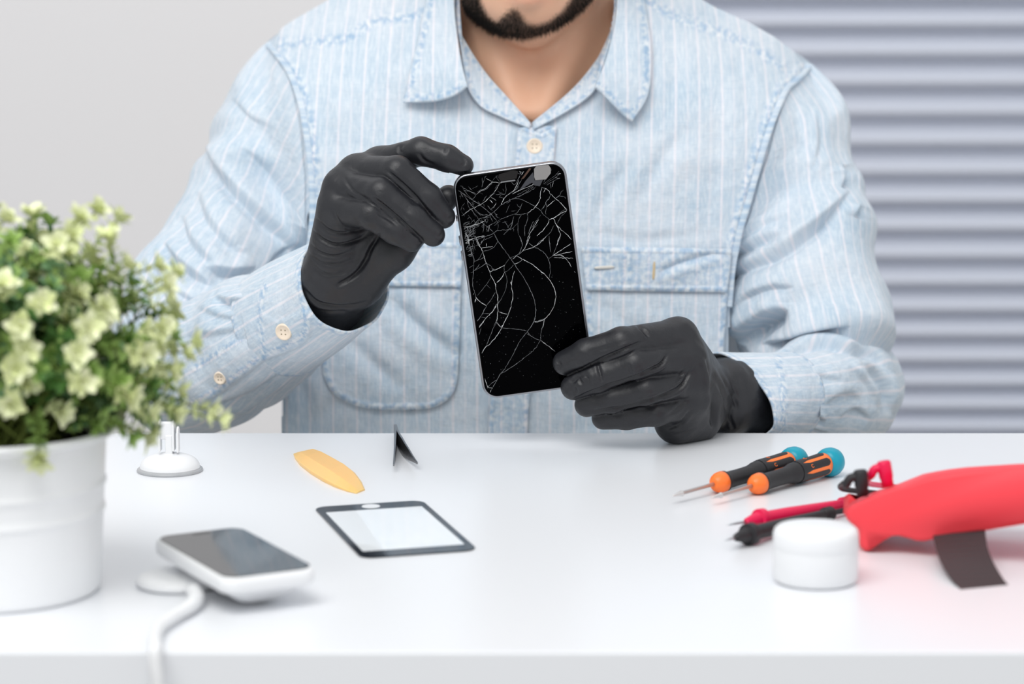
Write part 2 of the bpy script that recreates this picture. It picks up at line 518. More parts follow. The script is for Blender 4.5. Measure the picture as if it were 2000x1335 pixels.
def build_white_phone():
    h0, h1 = 0.0208, 0.0212
    q = [on(306, 1047, TZ + h1), on(474, 1030, TZ + h1), on(612, 1108, TZ + h0), on(438, 1133, TZ + h0)]
    c = sum(q) / 4
    e1 = unit((q[1] - q[0]) + (q[2] - q[3])); e2 = unit((q[3] - q[0]) + (q[2] - q[1]))
    e2 = unit(e2 - 0.55 * e1 * (e2 @ e1)); nn = unit(np.cross(e1, -e2))
    w = (np.linalg.norm(q[1] - q[0]) + np.linalg.norm(q[2] - q[3])) / 2
    L = (np.linalg.norm(q[3] - q[0]) + np.linalg.norm(q[2] - q[1])) / 2
    t = thing('smartphone', 'white smartphone with dark screen leaning on the charging puck', 'phone', c)
    def ring(P, z): return c + P[:, :1] * e1 + P[:, 1:] * (-e2) + nn * z
    r = 0.009
    rings = []
    for z, ins in ((0.0, .0), (-0.0012, -0.0012), (-.0035, -0.0016), (-.0070, -.0014), (-.0084, -.0008), (-.0092, .0008), (-.0100, .0034), (-.0115, .0055), (-.0145, .0095), (-.0180, .0145), (-.0200, .019)):
        rings.append(ring(rrect(w - 2 * ins, L - 2 * ins, max(r - ins * 0.3, 0.004), 8), z))
    obj('white_shell', *stack(rings), M_plastic_w, t)
    V, F = stack([ring(rrect(w - 0.001, L - 0.001, r, 8), 0.0), ring(rrect(w - 0.001, L - 0.001, r, 8), 0.0005)])
    obj('screen', V, F, mat('glossy_dark_screen', '101214', 0.05, 0.95), t, smooth=False)
    P = rrect(0.011, 0.0012, 0.0005, 4) + (0, L / 2 - 0.006)
    obj('earpiece_slot', *stack([ring(P, 0.0004), ring(P, 0.0006)]), mat('slot_black', '050505', 0.6), t, smooth=False)
    # charging puck with its cable
    pc = on(352, 1141) + (0, 0, .0002); pr = 0.0245
    p = thing('wireless_charger', 'round white charging puck with white cable running off the bench edge', 'charger', pc)
    P = [(0, 0), (pr - .002, 0), (pr - .0003, .0012), (pr, .0025), (pr - .001, .0042), (pr - .004, .0054), (pr - .009, .0058), (0, .0059)]
    obj('puck', *lathe(P, 56, pc), M_plastic_w, p)
    path = [on(378, 1152, TZ + .0045), on(384, 1170, TZ + .0045), on(366, 1187, TZ + .0045), on(334, 1206, TZ + .0045), on(310, 1226, TZ + .004), on(302, 1250, TZ + .004)]
    e = on(303, 1277, TZ)
    path += [e + (0, .002, .0042), e + (.0004, -.0034, .0028), e + (.0008, -.0050, -.004), e + (0.002, -0.0056, -0.016), e + (0.004, -0.006, -0.05), e + (0.006, -0.008, -0.12), e + (0.006, -0.012, -0.3)]
    C = catmull(path, 90); R = np.interp(np.linspace(0, 1, 90), [0, .02, .14, .20, 1], [.0042, .0044, .0042, .0034, .0032])
    obj('cable', *tube(C, R, 14), M_plastic_w, p)
build_white_phone()

def build_screwdriver():
    t = thing('screwdriver', 'precision screwdriver with teal end cap nearest the front of the pair', 'screwdriver')
    M_or = mat('orange_plastic', 'ff7d33', 0.38, 0.45); M_te = mat('teal_plastic', '0096ae', 0.35, 0.45)
    mm = 0.001
    def L(P): return lathe(np.array(P) * mm, 40, axis='x')
    def prof(P): return [(r, x) for x, r in P]
    obj('shaft', *L(prof([(0, 0), (0.3, .5), (4, 1.0), (8, 1.5), (8.6, 1.8), (9.6, 1.8), (10.2, 1.25), (43, 1.25)])), mat('bright_steel', 'd9d7d6', 0.38, 0.5, 0.85), t, local=True)
    obj('nose', *L(prof([(40.5, 1.25), (40.5, 3.0), (41.2, 3.9), (43.2, 5.6), (45.8, 6.6), (49.5, 6.9), (50, 6.0)])), M_or, t, local=True)
    obj('grip', *L(prof([(49.6, 6.2), (50.4, 6.7), (51.6, 6.7), (52.6, 6.2), (55, 5.5), (66, 5.3), (76, 5.5), (80, 6.0), (83, 6.8), (86, 7.0), (90, 7.1), (97, 7.0), (98, 6.0)])), M_black_p, t, local=True)
    obj('orange_sleeve', *L(prof([(88, 6.5), (90, 7.25), (104, 7.3), (114, 7.5), (117.5, 7.4), (118.5, 6.4)])), M_or, t, local=True)
    def radius(x): return np.interp(x, [80, 83, 86, 90, 104, 114, 117.5], [5.8, 6.7, 7.1, 7.3, 7.4, 7.6, 7.45])
    for a0 in np.radians([32, 92, 152, 212, 272, 332]):    # black inlays let into the sleeve
        n = 26; xs = np.linspace(87, 115.5, n)
        hw = np.where(xs < 96, np.interp(xs, [87, 96], [0.60, 0.36]), 0.36) * np.sqrt(np.clip((115.9 - xs) / 2.2, 0, 1))
        V = []
        for x, w in zip(xs, hw):
            for s in np.linspace(-1, 1, 7):
                r = radius(x) + 0.22 * (1 - s ** 8); V.append((x, r * math.cos(a0 + s * w), r * math.sin(a0 + s * w)))
        obj('grip_inlay', np.array(V) * mm, grid_faces(7, n), M_black_p, t, local=True)
        if a0 > 0 and abs(a0 - math.radians(92)) < 1.1:
            C = []
            for b in np.linspace(0.5, 5.6, 20):
                r = radius(95) + 0.32; w = a0 + 1.1 * math.sin(b) / r; C.append((96.5 + 1.1 * math.cos(b), r * math.cos(w), r * math.sin(w)))
            obj('ring_mark', *tube(np.array(C) * mm, 0.00018, 6, ref=(0, 1, 0)), M_or, t, local=True)
    obj('end_cap', *L(prof([(117.5, 5.6), (118.2, 7.6), (120, 9.0), (123, 9.7), (126.5, 9.5), (129.5, 8.4), (131.8, 6.4), (133.2, 3.6), (133.8, 0)])), M_te, t, local=True)
    return t
def lay_screwdriver(t, nose_px, cap_px):
    N = on(*nose_px, TZ + .0070); Cc = on(*cap_px, TZ + .0098)
    d = unit(Cc - N)
    x = d; y = unit(np.cross((0, 0, 1), x)); z = np.cross(x, y)
    Rm = Matrix(((x[0], y[0], z[0]), (x[1], y[1], z[1]), (x[2], y[2], z[2])))
    o = N - d * 0.048
    t.rotation_euler = Rm.to_euler(); t.location = o
sd = build_screwdriver()
sd['group'] = 'precision screwdrivers'
lay_screwdriver(sd, (1482, 944), (1634, 898))
sd2 = copy_tree(sd)
sd2['label'] = 'precision screwdriver farther back, its handle partly behind the other one'
lay_screwdriver(sd2, (1408, 941), (1575, 893))

M_redp = mat('magenta_red_plastic', 'e0104e', 0.38, 0.4)
def build_test_lead(label, M, axis_px, tip_px, rads, cable, plug, pname):
    r_fl = rads[1]
    N = on(*axis_px[0], TZ + r_fl); E = on(*axis_px[1], TZ + rads[3])
    t = thing('test_lead', label, 'test lead', (N[0], N[1], TZ), 'multimeter test leads')
    d = unit(E - N); Lb = np.linalg.norm(E - N)
    T = on(*tip_px, TZ + r_fl * 0.9); T = N + d * ((T - N) @ d)
    S = lambda s: N + d * (s * Lb)
    obj('needle', *tube([T, T + (N - T) * 0.25, N], [.0003, .0008, .0010], 12), M_steel, t)
    C = [S(-.19), S(-.18), S(-.08), S(-.045), S(-.04), S(.02), S(.03), S(.045), S(.3), S(.6), S(.93), S(.94), S(1.0)]
    R = [.0012, .0022, rads[0], rads[0] * 1.1, r_fl, r_fl, rads[0] * 1.05, rads[2], rads[2], rads[2] * .9, rads[3] * .8, rads[3], rads[3]]
    obj('probe_body', *tube(np.stack([np.interp(np.linspace(0, len(C) - 1, 90), range(len(C)), np.array(C)[:, q]) for q in range(3)], 1), np.interp(np.linspace(0, len(C) - 1, 90), range(len(C)), R), 24), M, t)
    for k in range(4):
        obj('strain_ring', *tube([S(.95 + .022 * k), S(.96 + .022 * k)], rads[3] * 1.12, 20), M, t)
    P = [S(0.99), S(1.06)] + list(cable)
    obj('cable', *tube(catmull(P, 110), np.interp(np.linspace(0, 1, 110), [0, .72, .8, 1], [.0017, .0017, .0026, .0026]), 14), M, t)
    A, B = plug
    u = unit(B - A); C = [A - u * .004, A, A + u * .002, B - u * .0012, B]
    obj('plug', *tube(C, [.0035, .0036, .0041, .0042, .0034], 24), M, t)
MMY0 = float(on(1690, 1080)[1])
def mm_at(px, py, back=0.0):
    return at(px, py, MMY0 - .030 * (px - 1690) / 310.0) + np.array((back * 0.1, back, 0))
pb = (mm_at(1694, 973) + (0, .024, .0004), mm_at(1690, 934) + (0, .024, 0))
pr_ = (mm_at(1748, 953) + (0, .034, -.0022), mm_at(1741, 923) + (0, .034, 0))
build_test_lead('black test lead with its probe lying behind the white jar', M_black_p, ((1466, 1042), (1618, 1003)), (1407, 1058), (.0042, .0066, .0044, .0040),
                [on(1700, 985, TZ + .003), on(1745, 968, TZ + .003), pb[0] + (.0, .084, -.018), pb[0] + (-.004, .056, -.0085), pb[0] + (-.007, .030, -.0035), pb[0] + (-.0085, .010, 0), pb[0] + (-.0090, .001, .0028), pb[0] + (-.0070, 0, .0064), pb[0] + (-.002, 0, .0075)], pb, 'black')
build_test_lead('bright red test lead lying along the far side of the black one', M_redp, ((1488, 1013), (1652, 984)), (1428, 1032), (.0042, .0064, .0044, .0042),
                [on(1720, 970, TZ + .003), on(1775, 955, TZ + .003), pr_[0] + (.0, .074, -.018), pr_[0] + (-.004, .046, -.0085), pr_[0] + (-.007, .024, -.0035), pr_[0] + (-.0085, .008, 0), pr_[0] + (-.0090, .001, .0028), pr_[0] + (-.0070, 0, .0064), pr_[0] + (-.002, 0, .0075)], pr_, 'red')

def build_multimeter():
    M_r = mat('coral_red_rubber', 'f3454f', 0.5, 0.35, bump=(500, 0.1, 0.0003))
    top = [(1652, 1006), (1656, 996), (1668, 986), (1690, 976), (1716, 965), (1740, 956), (1765, 949), (1790, 939), (1815, 929), (1840, 924), (1870, 919), (1905, 915), (1950, 912), (2000, 909), (2080, 905), (2180, 904), (2265, 905)]
    bot = [(2275, 985), (2180, 997), (2080, 1012), (2000, 1026), (1950, 1035), (1905, 1043), (1860, 1050), (1830, 1055), (1805, 1060), (1790, 1059), (1775, 1054), (1755, 1049), (1735, 1050), (1715, 1061), (1700, 1072), (1690, 1079), (1680, 1070), (1678, 1052), (1676, 1036), (1664, 1026), (1654, 1016)]
    P = np.array(top + [(2290, 925), (2290, 965)] + bot, float)
    base = mm_at(1690, 1080)
    t = thing('multimeter', 'coral red multimeter propped on its black kickstand at the bench edge', 'multimeter', (base[0], base[1], TZ))
    near = np.array([mm_at(*p) for p in P])
    # bottom near edge sits a little above the bench, body rolls away from the camera
    cen = near.mean(0)
    istop = np.array([1.0] * len(top) + [0.6, 0.3] + [0.0] * len(bot))
    rings = []
    for dep, ins in ((0.0, .0040), (0.0012, .0018), (0.0045, .0), (0.02, -.0004), (0.045, -.0004), (0.066, .0), (0.072, .003)):
        dirs = unit(cen - near) * np.array((1, 0, 1.0))
        R = near + dirs * ins
        R = R + np.array((dep * 0.1, dep, 0.0))
        R[:, 2] -= istop * dep * 0.19
        R[:, 2] = np.maximum(R[:, 2], TZ + 0.0003)
        rings.append(R)
    obj('body', *stack(rings), M_r, t)
    # a raised panel with display on the face (seen only from the other side)
    A = mm_at(1850, 918) + (0.0, .014, -.0015); B = mm_at(2200, 900) + (0, .014, 0.0)
    # kickstand
    M_k = mat('kickstand_black', '3c383a', 0.55, 0.3)
    h0, h1 = mm_at(1827, 1052) + (0, .014, .004), mm_at(1930, 1036) + (0, .014, .004)
    f0, f1 = on(1876, 1151), on(1968, 1142)
    n = 14; s = np.linspace(0, 1, n)[:, None]
    bow = np.array((0.004, 0.002, 0)) * np.sin(np.pi * s)
    Lf = h0 * (1 - s) + f0 * s - bow; Rt = h1 * (1 - s) + f1 * s - bow
    th = unit(np.cross(h1 - h0, f0 - h0)) * 0.0024
    if th[1] < 0: th = -th
    rings = [np.array([Lf[i], Rt[i], Rt[i] + th, Lf[i] + th]) for i in range(n)]
    V, F = stack(rings); V[:, 2] = np.maximum(V[:, 2], TZ)
    k = bevel(obj('kickstand', V, F, M_k, t, smooth=False), 0.0006, 2)
    for px, py in ((1846, 1061), (1918, 1052)):
        f = 0.13
        c = mm_at(px, py) + (0, .0105, 0)
        obj('pivot_pin', *tube([c + (0, -.0012, 0), c + (0, .003, 0)], .0021, 16), M_steel, k)
build_multimeter()

# ------------------------------------------------------------------ the cracked phone in the hands
PH_W, PH_H, PH_T = 0.0779, 0.1582, 0.0073
PHC = at(1023.5, 549, 1.846)
def phone_axes():
    roll = math.radians(8.0); tilt = math.radians(-3.0)      # leaning so that its top comes forward
    u = np.array((math.cos(roll), 0, math.sin(roll))); v = np.array((-math.sin(roll), 0, math.cos(roll)))
    v = unit(v + np.array((0, math.sin(tilt), 0)))
    u = unit(u - v * (u @ v)); n = np.cross(u, v)            # n points at the camera
    return u, v, n
PU, PV, PN = phone_axes()
if PN[1] > 0: PN = -PN
def ph(x, y, z=0.0): return PHC + PU * x + PV * y + PN * z
def ph_from_px(px, py):          # photograph -> phone front plane coordinates
    d = rays(px, py); t = ((PHC - CAM) @ PN) / (d @ PN)
    q = CAM + d * t[..., None] - PHC
    return q @ PU, q @ PV
def build_phone():
    t = thing('smartphone', 'black smartphone with shattered screen held in both gloved hands', 'phone', PHC)
    M_al = mat('space_grey_aluminium', '9a9ca2', 0.3, 0.5, 1.0)
    M_gl = mat('shattered_black_glass', '010102', 0.05, 0.02)
    def ring(ins, z, r=0.0105): return np.array([ph(x, y, z) for x, y in rrect(PH_W - 2 * ins, PH_H - 2 * ins, max(r - ins, .002), 10)])
    T = PH_T
    body = [ring(.0024, -T), ring(.0009, -T + .0006), ring(.0002, -T + .0017), ring(0, -T / 2 - .0004), ring(0, -T / 2 + .0014), ring(.0003, -.0011), ring(.0010, -.0003), ring(.0017, -.0002), ring(.0019, -.0009)]
    obj('metal_frame', *stack(body), M_al, t)
    obj('front_glass', *stack([ring(.0016, -.0012), ring(.0016, -.0001), ring(.0020, .00035), ring(.0027, .00058), ring(.0036, .00066)]), M_gl, t)
    for y0, y1 in ((.047, .0515), (.030, .037), (.0195, .0265)):   # mute switch, volume keys
        A, B = ph(-PH_W / 2 - .0001, y0, -.0036), ph(-PH_W / 2 - .0001, y1, -.0036)
        obj('side_button', *tube([A, A + (B - A) * .06, A + (B - A) * .94, B], [.0006, .0011, .0011, .0006], 12), M_al, t)
    zf = 0.00068
    def flat(poly_px, z0, z1):
        P = np.array(poly_px, float); x, y = ph_from_px(P[:, 0], P[:, 1])
        a = np.stack([ph(i, j, z0) for i, j in zip(x, y)]); b = np.stack([ph(i, j, z1) for i, j in zip(x, y)])
        if np.cross(a[1] - a[0], a[2] - a[1]) @ PN < 0: a, b = a[::-1], b[::-1]
        return stack([a, b])
    K = lambda cx, cy: (860 + cx / 6.25, 300 + cy / 6.25)
    obj('camera_plate', *flat([K(*p) for p in [(1143, 185), (1170, 150), (1320, 135), (1348, 175), (1348, 235), (1290, 310), (1160, 322), (1145, 280)]], zf - .0004, zf + .0003), mat('grey_metal_plate', '8d8b8a', 0.5, 0.4, 0.3), t, smooth=False)
    M_ex = mat('exposed_grey_flex', '35373d', 0.35, 0.5)
    obj('exposed_backing', *flat([K(*p) for p in [(960, 450), (1040, 330), (1130, 225), (1150, 325), (1250, 320), (1215, 395), (1150, 385), (1120, 350), (1020, 410)]], zf - .0004, zf + .0001), M_ex, t, smooth=False)
    obj('exposed_edge', *flat([K(*p) for p in [(985, 310), (1085, 175), (1110, 180), (1020, 300)]], zf - .0004, zf + .0001), mat('brown_flex', '4a3328', 0.4, 0.4), t, smooth=False)
    obj('earpiece_slot', *flat([K(*p) for p in [(735, 345), (740, 338), (905, 315), (917, 320), (915, 330), (750, 352)]], zf - .0004, zf + .00015), mat('earpiece_grey', '77797c', 0.5, 0.4), t, smooth=False)
    obj('sensor_window', *flat([K(*p) for p in [(715, 250), (890, 200), (950, 215), (930, 300), (740, 335), (705, 290)]], zf - .0004, zf + .00005), mat('sensor_black', '0b0707', 0.2, 0.4), t, smooth=False)
    # cracks: thin bright splinter lines lying in the glass, traced in crop coordinates (three crops, 6.25 px per px)
    A_ = [  # first crop: y offset 300
        [(175,430),(260,470),(330,560),(410,660),(500,740),(580,745)],
        [(260,470),(340,530),(480,620),(600,720),(640,760),(690,815)],
        [(330,570),(345,640),(430,740),(490,820),(560,880),(650,960),(700,1060),(745,1120)],
        [(265,410),(330,440),(430,500),(400,550)],[(275,430),(350,520),(400,560)],[(285,440),(400,470),(440,495)],
        [(440,495),(500,450),(550,420),(640,345),(720,355),(780,345)],[(510,400),(545,290),(590,245)],[(545,290),(500,245)],[(500,245),(515,330),(505,410)],
        [(705,240),(690,290),(725,345)],[(640,330),(700,240)],[(560,300),(640,340)],[(640,345),(570,425),(500,450)],
        [(720,365),(680,440),(600,530),(520,600),(430,650),(350,690),(240,775)],[(800,350),(795,480),(740,500),(720,530)],[(720,530),(770,545),(745,620)],
        [(870,345),(910,375),(960,290),(1010,180)],[(905,180),(965,250),(985,200),(1030,170)],[(960,170),(985,240)],[(945,185),(975,225)],[(1045,165),(990,260)],
        [(960,320),(900,440),(820,500),(770,560),(745,620)],[(1000,300),(930,420),(870,480)],
        [(740,625),(800,590),(870,555),(935,545),(1010,565),(1080,600),(1150,640),(1220,690),(1260,745),(1330,800)],
        [(870,555),(950,520),(1060,470),(1130,430),(1170,400)],[(880,490),(980,440),(1100,390),(1150,360)],[(935,500),(1050,440),(1140,385)],
        [(745,620),(640,720),(540,770),(470,800),(420,860)],[(1240,405),(1310,440),(1345,490),(1400,540),(1470,600),(1545,680)],
        [(1240,405),(1220,500),(1215,560),(1170,630),(1110,690),(1060,720)],[(1345,490),(1330,540),(1290,580),(1270,640),(1230,690)],[(1290,600),(1300,650),(1285,700),(1290,740)],
        [(1545,690),(1480,720),(1390,780),(1330,800)],[(1540,700),(1470,770),(1430,850)],[(1330,800),(1310,860),(1260,920),(1180,1000)],
        [(1330,800),(1380,790),(1410,850),(1460,910),(1540,980),(1610,1050)],[(1410,850),(1450,940),(1465,980),(1440,1050),(1420,1120)],
        [(1060,725),(990,735),(900,740),(830,760),(760,790),(700,820),(640,850),(560,900)],[(900,740),(960,690),(1000,600)],[(935,610),(960,650),(980,640)],
        [(690,815),(705,880),(700,940)],[(1060,725),(1070,760),(1050,850),(1030,900),(1030,1000)],[(990,740),(960,800),(945,900),(960,990),(990,1060),(1000,1120)],
        [(890,790),(870,880),(830,930),(770,990)],[(900,760),(880,830),(820,900)],[(840,925),(760,930),(690,940),(620,985),(540,1010),(460,1040),(380,1060)],[(940,850),(880,910),(840,925)],
        [(1200,800),(1150,880),(1090,980),(1060,1050),(1050,1120)],[(1190,860),(1130,920),(1110,950)],[(1140,820),(1110,880),(1070,980)],[(1230,740),(1160,830),(1120,900)],[(1390,870),(1340,960),(1250,1040),(1180,1100)],
        [(240,775),(260,660),(300,600)],[(200,550),(240,545),(260,490)],[(200,590),(230,560)],[(205,670),(250,660)],[(180,440),(200,500),(250,520)],
        [(560,760),(580,810),(560,850)],[(530,790),(570,840)],[(580,880),(560,920),(600,940),(560,945)],[(600,870),(590,940)],[(500,800),(530,870),(520,960)],
        [(245,890),(340,890),(420,865),(520,830),(560,790)],[(250,920),(330,900),(420,880)],[(270,960),(340,920),(400,890),(470,870)],[(290,1000),(350,950),(430,900)],[(280,1030),(330,990),(390,940),(420,890)],
        [(290,1070),(350,1020),(400,960)],[(300,1100),(340,1060),(440,1020),(540,1000)],[(280,960),(330,1000),(340,1060),(350,1110)],[(400,900),(410,990),(440,1060)],[(340,900),(310,980),(290,1060)],[(370,900),(360,980),(320,1060)],
        [(245,870),(300,890),(290,930)],[(255,985),(320,960)],[(260,1010),(310,1000)],[(265,1040),(330,1030)],[(440,1060),(470,1120)],[(540,1010),(520,1060),(480,1120)],
        [(1360,190),(1310,270),(1260,350)],[(1450,210),(1380,280),(1250,370)],[(1470,240),(1400,290),(1270,375)],[(1460,290),(1380,330),(1300,380)],[(1470,240),(1430,250)],[(1400,290),(1460,300)],[(1380,330),(1370,400)],[(1340,360),(1350,420)],
        [(1480,450),(1450,510),(1400,545)],[(1450,515),(1510,520),(1530,550)],[(1500,440),(1470,470)],[(1260,470),(1290,420)],[(1545,680),(1500,690),(1420,760)],[(1300,650),(1400,560)],
        [(1140,400),(1060,460),(950,530)],[(600,560),(640,600)],[(620,530),(680,570)],[(800,600),(830,600),(850,560)],[(850,620),(820,680),(800,720)],[(680,600),(650,660)],
        [(350,700),(320,700),(300,740)],[(410,800),(430,850)],[(640,850),(600,870),(560,900)],[(1570,1120),(1590,1090)],
    ]
    B_ = [  # second crop: y offset 460
        [(665,0),(720,85),(790,180),(850,265),(905,345),(945,410),(1010,500),(1080,620),(1130,730),(1160,840),(1165,940),(1145,1040),(1100,1120)],
        [(965,0),(995,80),(1000,120),(970,200),(940,235),(900,250),(850,265)],[(1095,0),(1060,90),(1010,180),(960,225)],[(1300,0),(1240,60),(1150,135),(1010,180)],
        [(1150,135),(1230,180),(1285,225),(1320,290),(1340,390),(1335,510)],[(1470,0),(1440,70),(1400,170),(1370,240),(1330,280)],[(1590,100),(1490,165),(1385,235)],[(1610,190),(1500,215),(1370,240)],
        [(1370,240),(1450,235),(1520,265),(1570,330),(1600,380)],[(1635,430),(1670,485)],[(1385,265),(1500,270),(1640,270)],[(1330,0),(1335,80),(1350,200)],[(1560,0),(1600,45)],
        [(940,250),(1010,290),(1100,335),(1200,410),(1300,500),(1360,580),(1395,660),(1410,740),(1390,850),(1340,940),(1270,1015),(1190,1045),(1150,1050)],
        [(1000,290),(960,325),(905,345)],[(880,285),(940,240)],[(900,350),(850,400),(790,440),(780,400),(790,350),(840,280)],[(790,355),(700,400),(605,437)],[(790,440),(740,520),(690,570)],[(790,445),(815,540),(800,640),(760,740),(700,830)],
        [(905,430),(880,520),(870,620),(885,720),(870,830),(840,930),(790,1040),(745,1120)],
        [(430,0),(480,120),(520,200),(545,290),(560,330),(600,430),(630,510),(670,580),(680,650),(700,740),(700,880),(700,980),(685,1040)],
        [(340,0),(365,120),(385,210),(410,310),(405,420),(395,530),(395,610),(415,680),(430,740)],[(410,315),(470,280),(510,210)],[(410,320),(540,260)],[(420,425),(540,350),(560,330)],[(480,345),(430,410),(330,490)],[(330,410),(400,360)],
        [(570,335),(620,370),(630,405)],[(630,405),(660,410)],[(520,190),(620,160),(690,90),(700,60)],[(640,0),(590,30),(520,60),(490,105)],[(500,150),(560,140),(640,130)],[(560,90),(560,130)],[(490,105),(370,135),(300,150)],[(500,60),(500,90)],
        [(300,180),(360,150)],[(300,240),(360,225)],[(280,60),(340,50),(420,30)],[(290,110),(350,80)],[(300,200),(330,130),(360,110)],[(290,30),(320,0)],
        [(670,690),(610,790),(560,860),(510,960),(440,1050)],[(430,740),(480,800),(560,850)],[(440,760),(410,840)],[(615,510),(560,600),(450,730)],[(690,830),(640,920),(560,1000),(480,1100)],[(720,925),(770,945),(820,955)],
        [(560,590),(610,640)],[(600,950),(520,950)],[(560,1000),(500,990)],[(690,1040),(660,1110)],[(410,700),(390,760)],[(1270,1020),(1250,1120)],[(1080,90),(1140,135)],[(870,600),(860,560)],[(640,905),(700,830)],
        [(430,1060),(440,1120)],[(690,1050),(740,1110)],
    ]
    C_ = [  # third crop: y offset 620
        [(1160,0),(1145,40),(1065,165),(980,270),(890,440),(800,600),(730,690),(690,760),(620,880)],[(1145,40),(1200,35),(1270,10)],[(1280,0),(1250,100),(1225,200),(1222,270),(1150,380),(1050,470),(900,580),(730,690)],
        [(1222,270),(1180,260),(1110,225),(1065,170)],[(1065,160),(950,140),(750,122)],[(800,0),(750,122),(690,220),(600,320),(540,370),(500,450)],[(690,10),(620,190),(560,340),(520,410)],[(680,50),(740,115)],[(1230,275),(1310,340),(1400,410)],
        [(560,0),(510,70),(455,135)],[(480,0),(430,70),(455,135)],[(500,120),(465,230)],[(690,760),(620,800),(570,860)],[(620,880),(610,910)],[(730,690),(700,740)],[(545,740),(580,840),(640,860)],[(1060,190),(1090,215)],
    ]
    m = MB(); m2 = MB()
    rnd = random.Random(5)
    for _ in range(46):                       # dense splinters along the upper left edge
        x0, y0 = rnd.uniform(250, 420), rnd.uniform(840, 1250); an = rnd.choice([-.55, -.45, -.6, 1.3, 1.1]) + rnd.gauss(0, .18); l = rnd.uniform(30, 120)
        A_.append([(x0, y0), (x0 + l * .5 * math.cos(an) + rnd.gauss(0, 5), y0 + l * .5 * math.sin(an) + rnd.gauss(0, 5)), (x0 + l * math.cos(an), y0 + l * math.sin(an))])
    for _ in range(45):
        x0, y0 = rnd.uniform(200, 900), rnd.uniform(380, 900); an = rnd.choice([-.6, -.5, 1.0, .9]) + rnd.gauss(0, .25); l = rnd.uniform(30, 110)
        A_.append([(x0, y0), (x0 + l * .5 * math.cos(an) + rnd.gauss(0, 5), y0 + l * .5 * math.sin(an) + rnd.gauss(0, 5)), (x0 + l * math.cos(an), y0 + l * math.sin(an))])
    for lines, oy in ((A_, 300), (B_, 460), (C_, 620)):
        for ln in lines:
            P = np.array([(860 + x / 6.25, oy + y / 6.25) for x, y in ln])
            n = max(4, int(np.hypot(*np.diff(P, axis=0).T).sum() / 3))
            P = catmull(P, n)
            P[1:-1] += np.array([(rnd.gauss(0, .35), rnd.gauss(0, .35)) for _ in range(n - 2)])
            x, y = ph_from_px(P[:, 0], P[:, 1])
            keep = (np.abs(x) < PH_W / 2 - .0028) & (np.abs(y) < PH_H / 2 - .0028)
            if keep.sum() < 2: continue
            C = np.stack([ph(a, b, zf) for a, b in zip(x[keep], y[keep])])
            w = rnd.uniform(.00006, .00014) if len(ln) != 3 or oy != 300 else rnd.uniform(.00004, .00009); n = len(C)
            R = np.array([w * (0.35 + rnd.random() * 0.9) * (1.7 if rnd.random() < .12 else 1) for _ in range(n)])
            R[0] = R[-1] = w * .3
            T = unit(np.gradient(C, axis=0)); Bn = np.cross(T, PN)
            V = np.stack([C - Bn * R[:, None], C + PN * .00003, C + Bn * R[:, None]], 1).reshape(-1, 3)
            (m if w > .00010 else m2).add(V, grid_faces(3, n))
    crack_b = m.build('cracks', mat('bright_glass_splinters', 'cfd2d4', 0.4, 0.5), t)
    crack_b['label'] = 'bright white cracks in the glass'
    m2.build('fine_cracks', mat('dim_glass_splinters', '85888c', 0.4, 0.5), t)
    # dust specks on the lower glass
    m = MB()
    for _ in range(230):
        px, py = rnd.uniform(905, 1140), rnd.uniform(520, 765)
        x, y = ph_from_px(np.array(px), np.array(py))
        if abs(x) > PH_W / 2 - .004 or abs(y) > PH_H / 2 - .006: continue
        s = rnd.choice([.00008, .0001, .00012, .00022]); c = ph(float(x), float(y), zf)
        m.add(np.array([c + PU * s, c + PV * s, c - PU * s, c - PV * s]), [[0, 1, 2, 3]])
    m.build('glass_dust', mat('glass_dust', '6a6c70', 0.5), t)
build_phone()

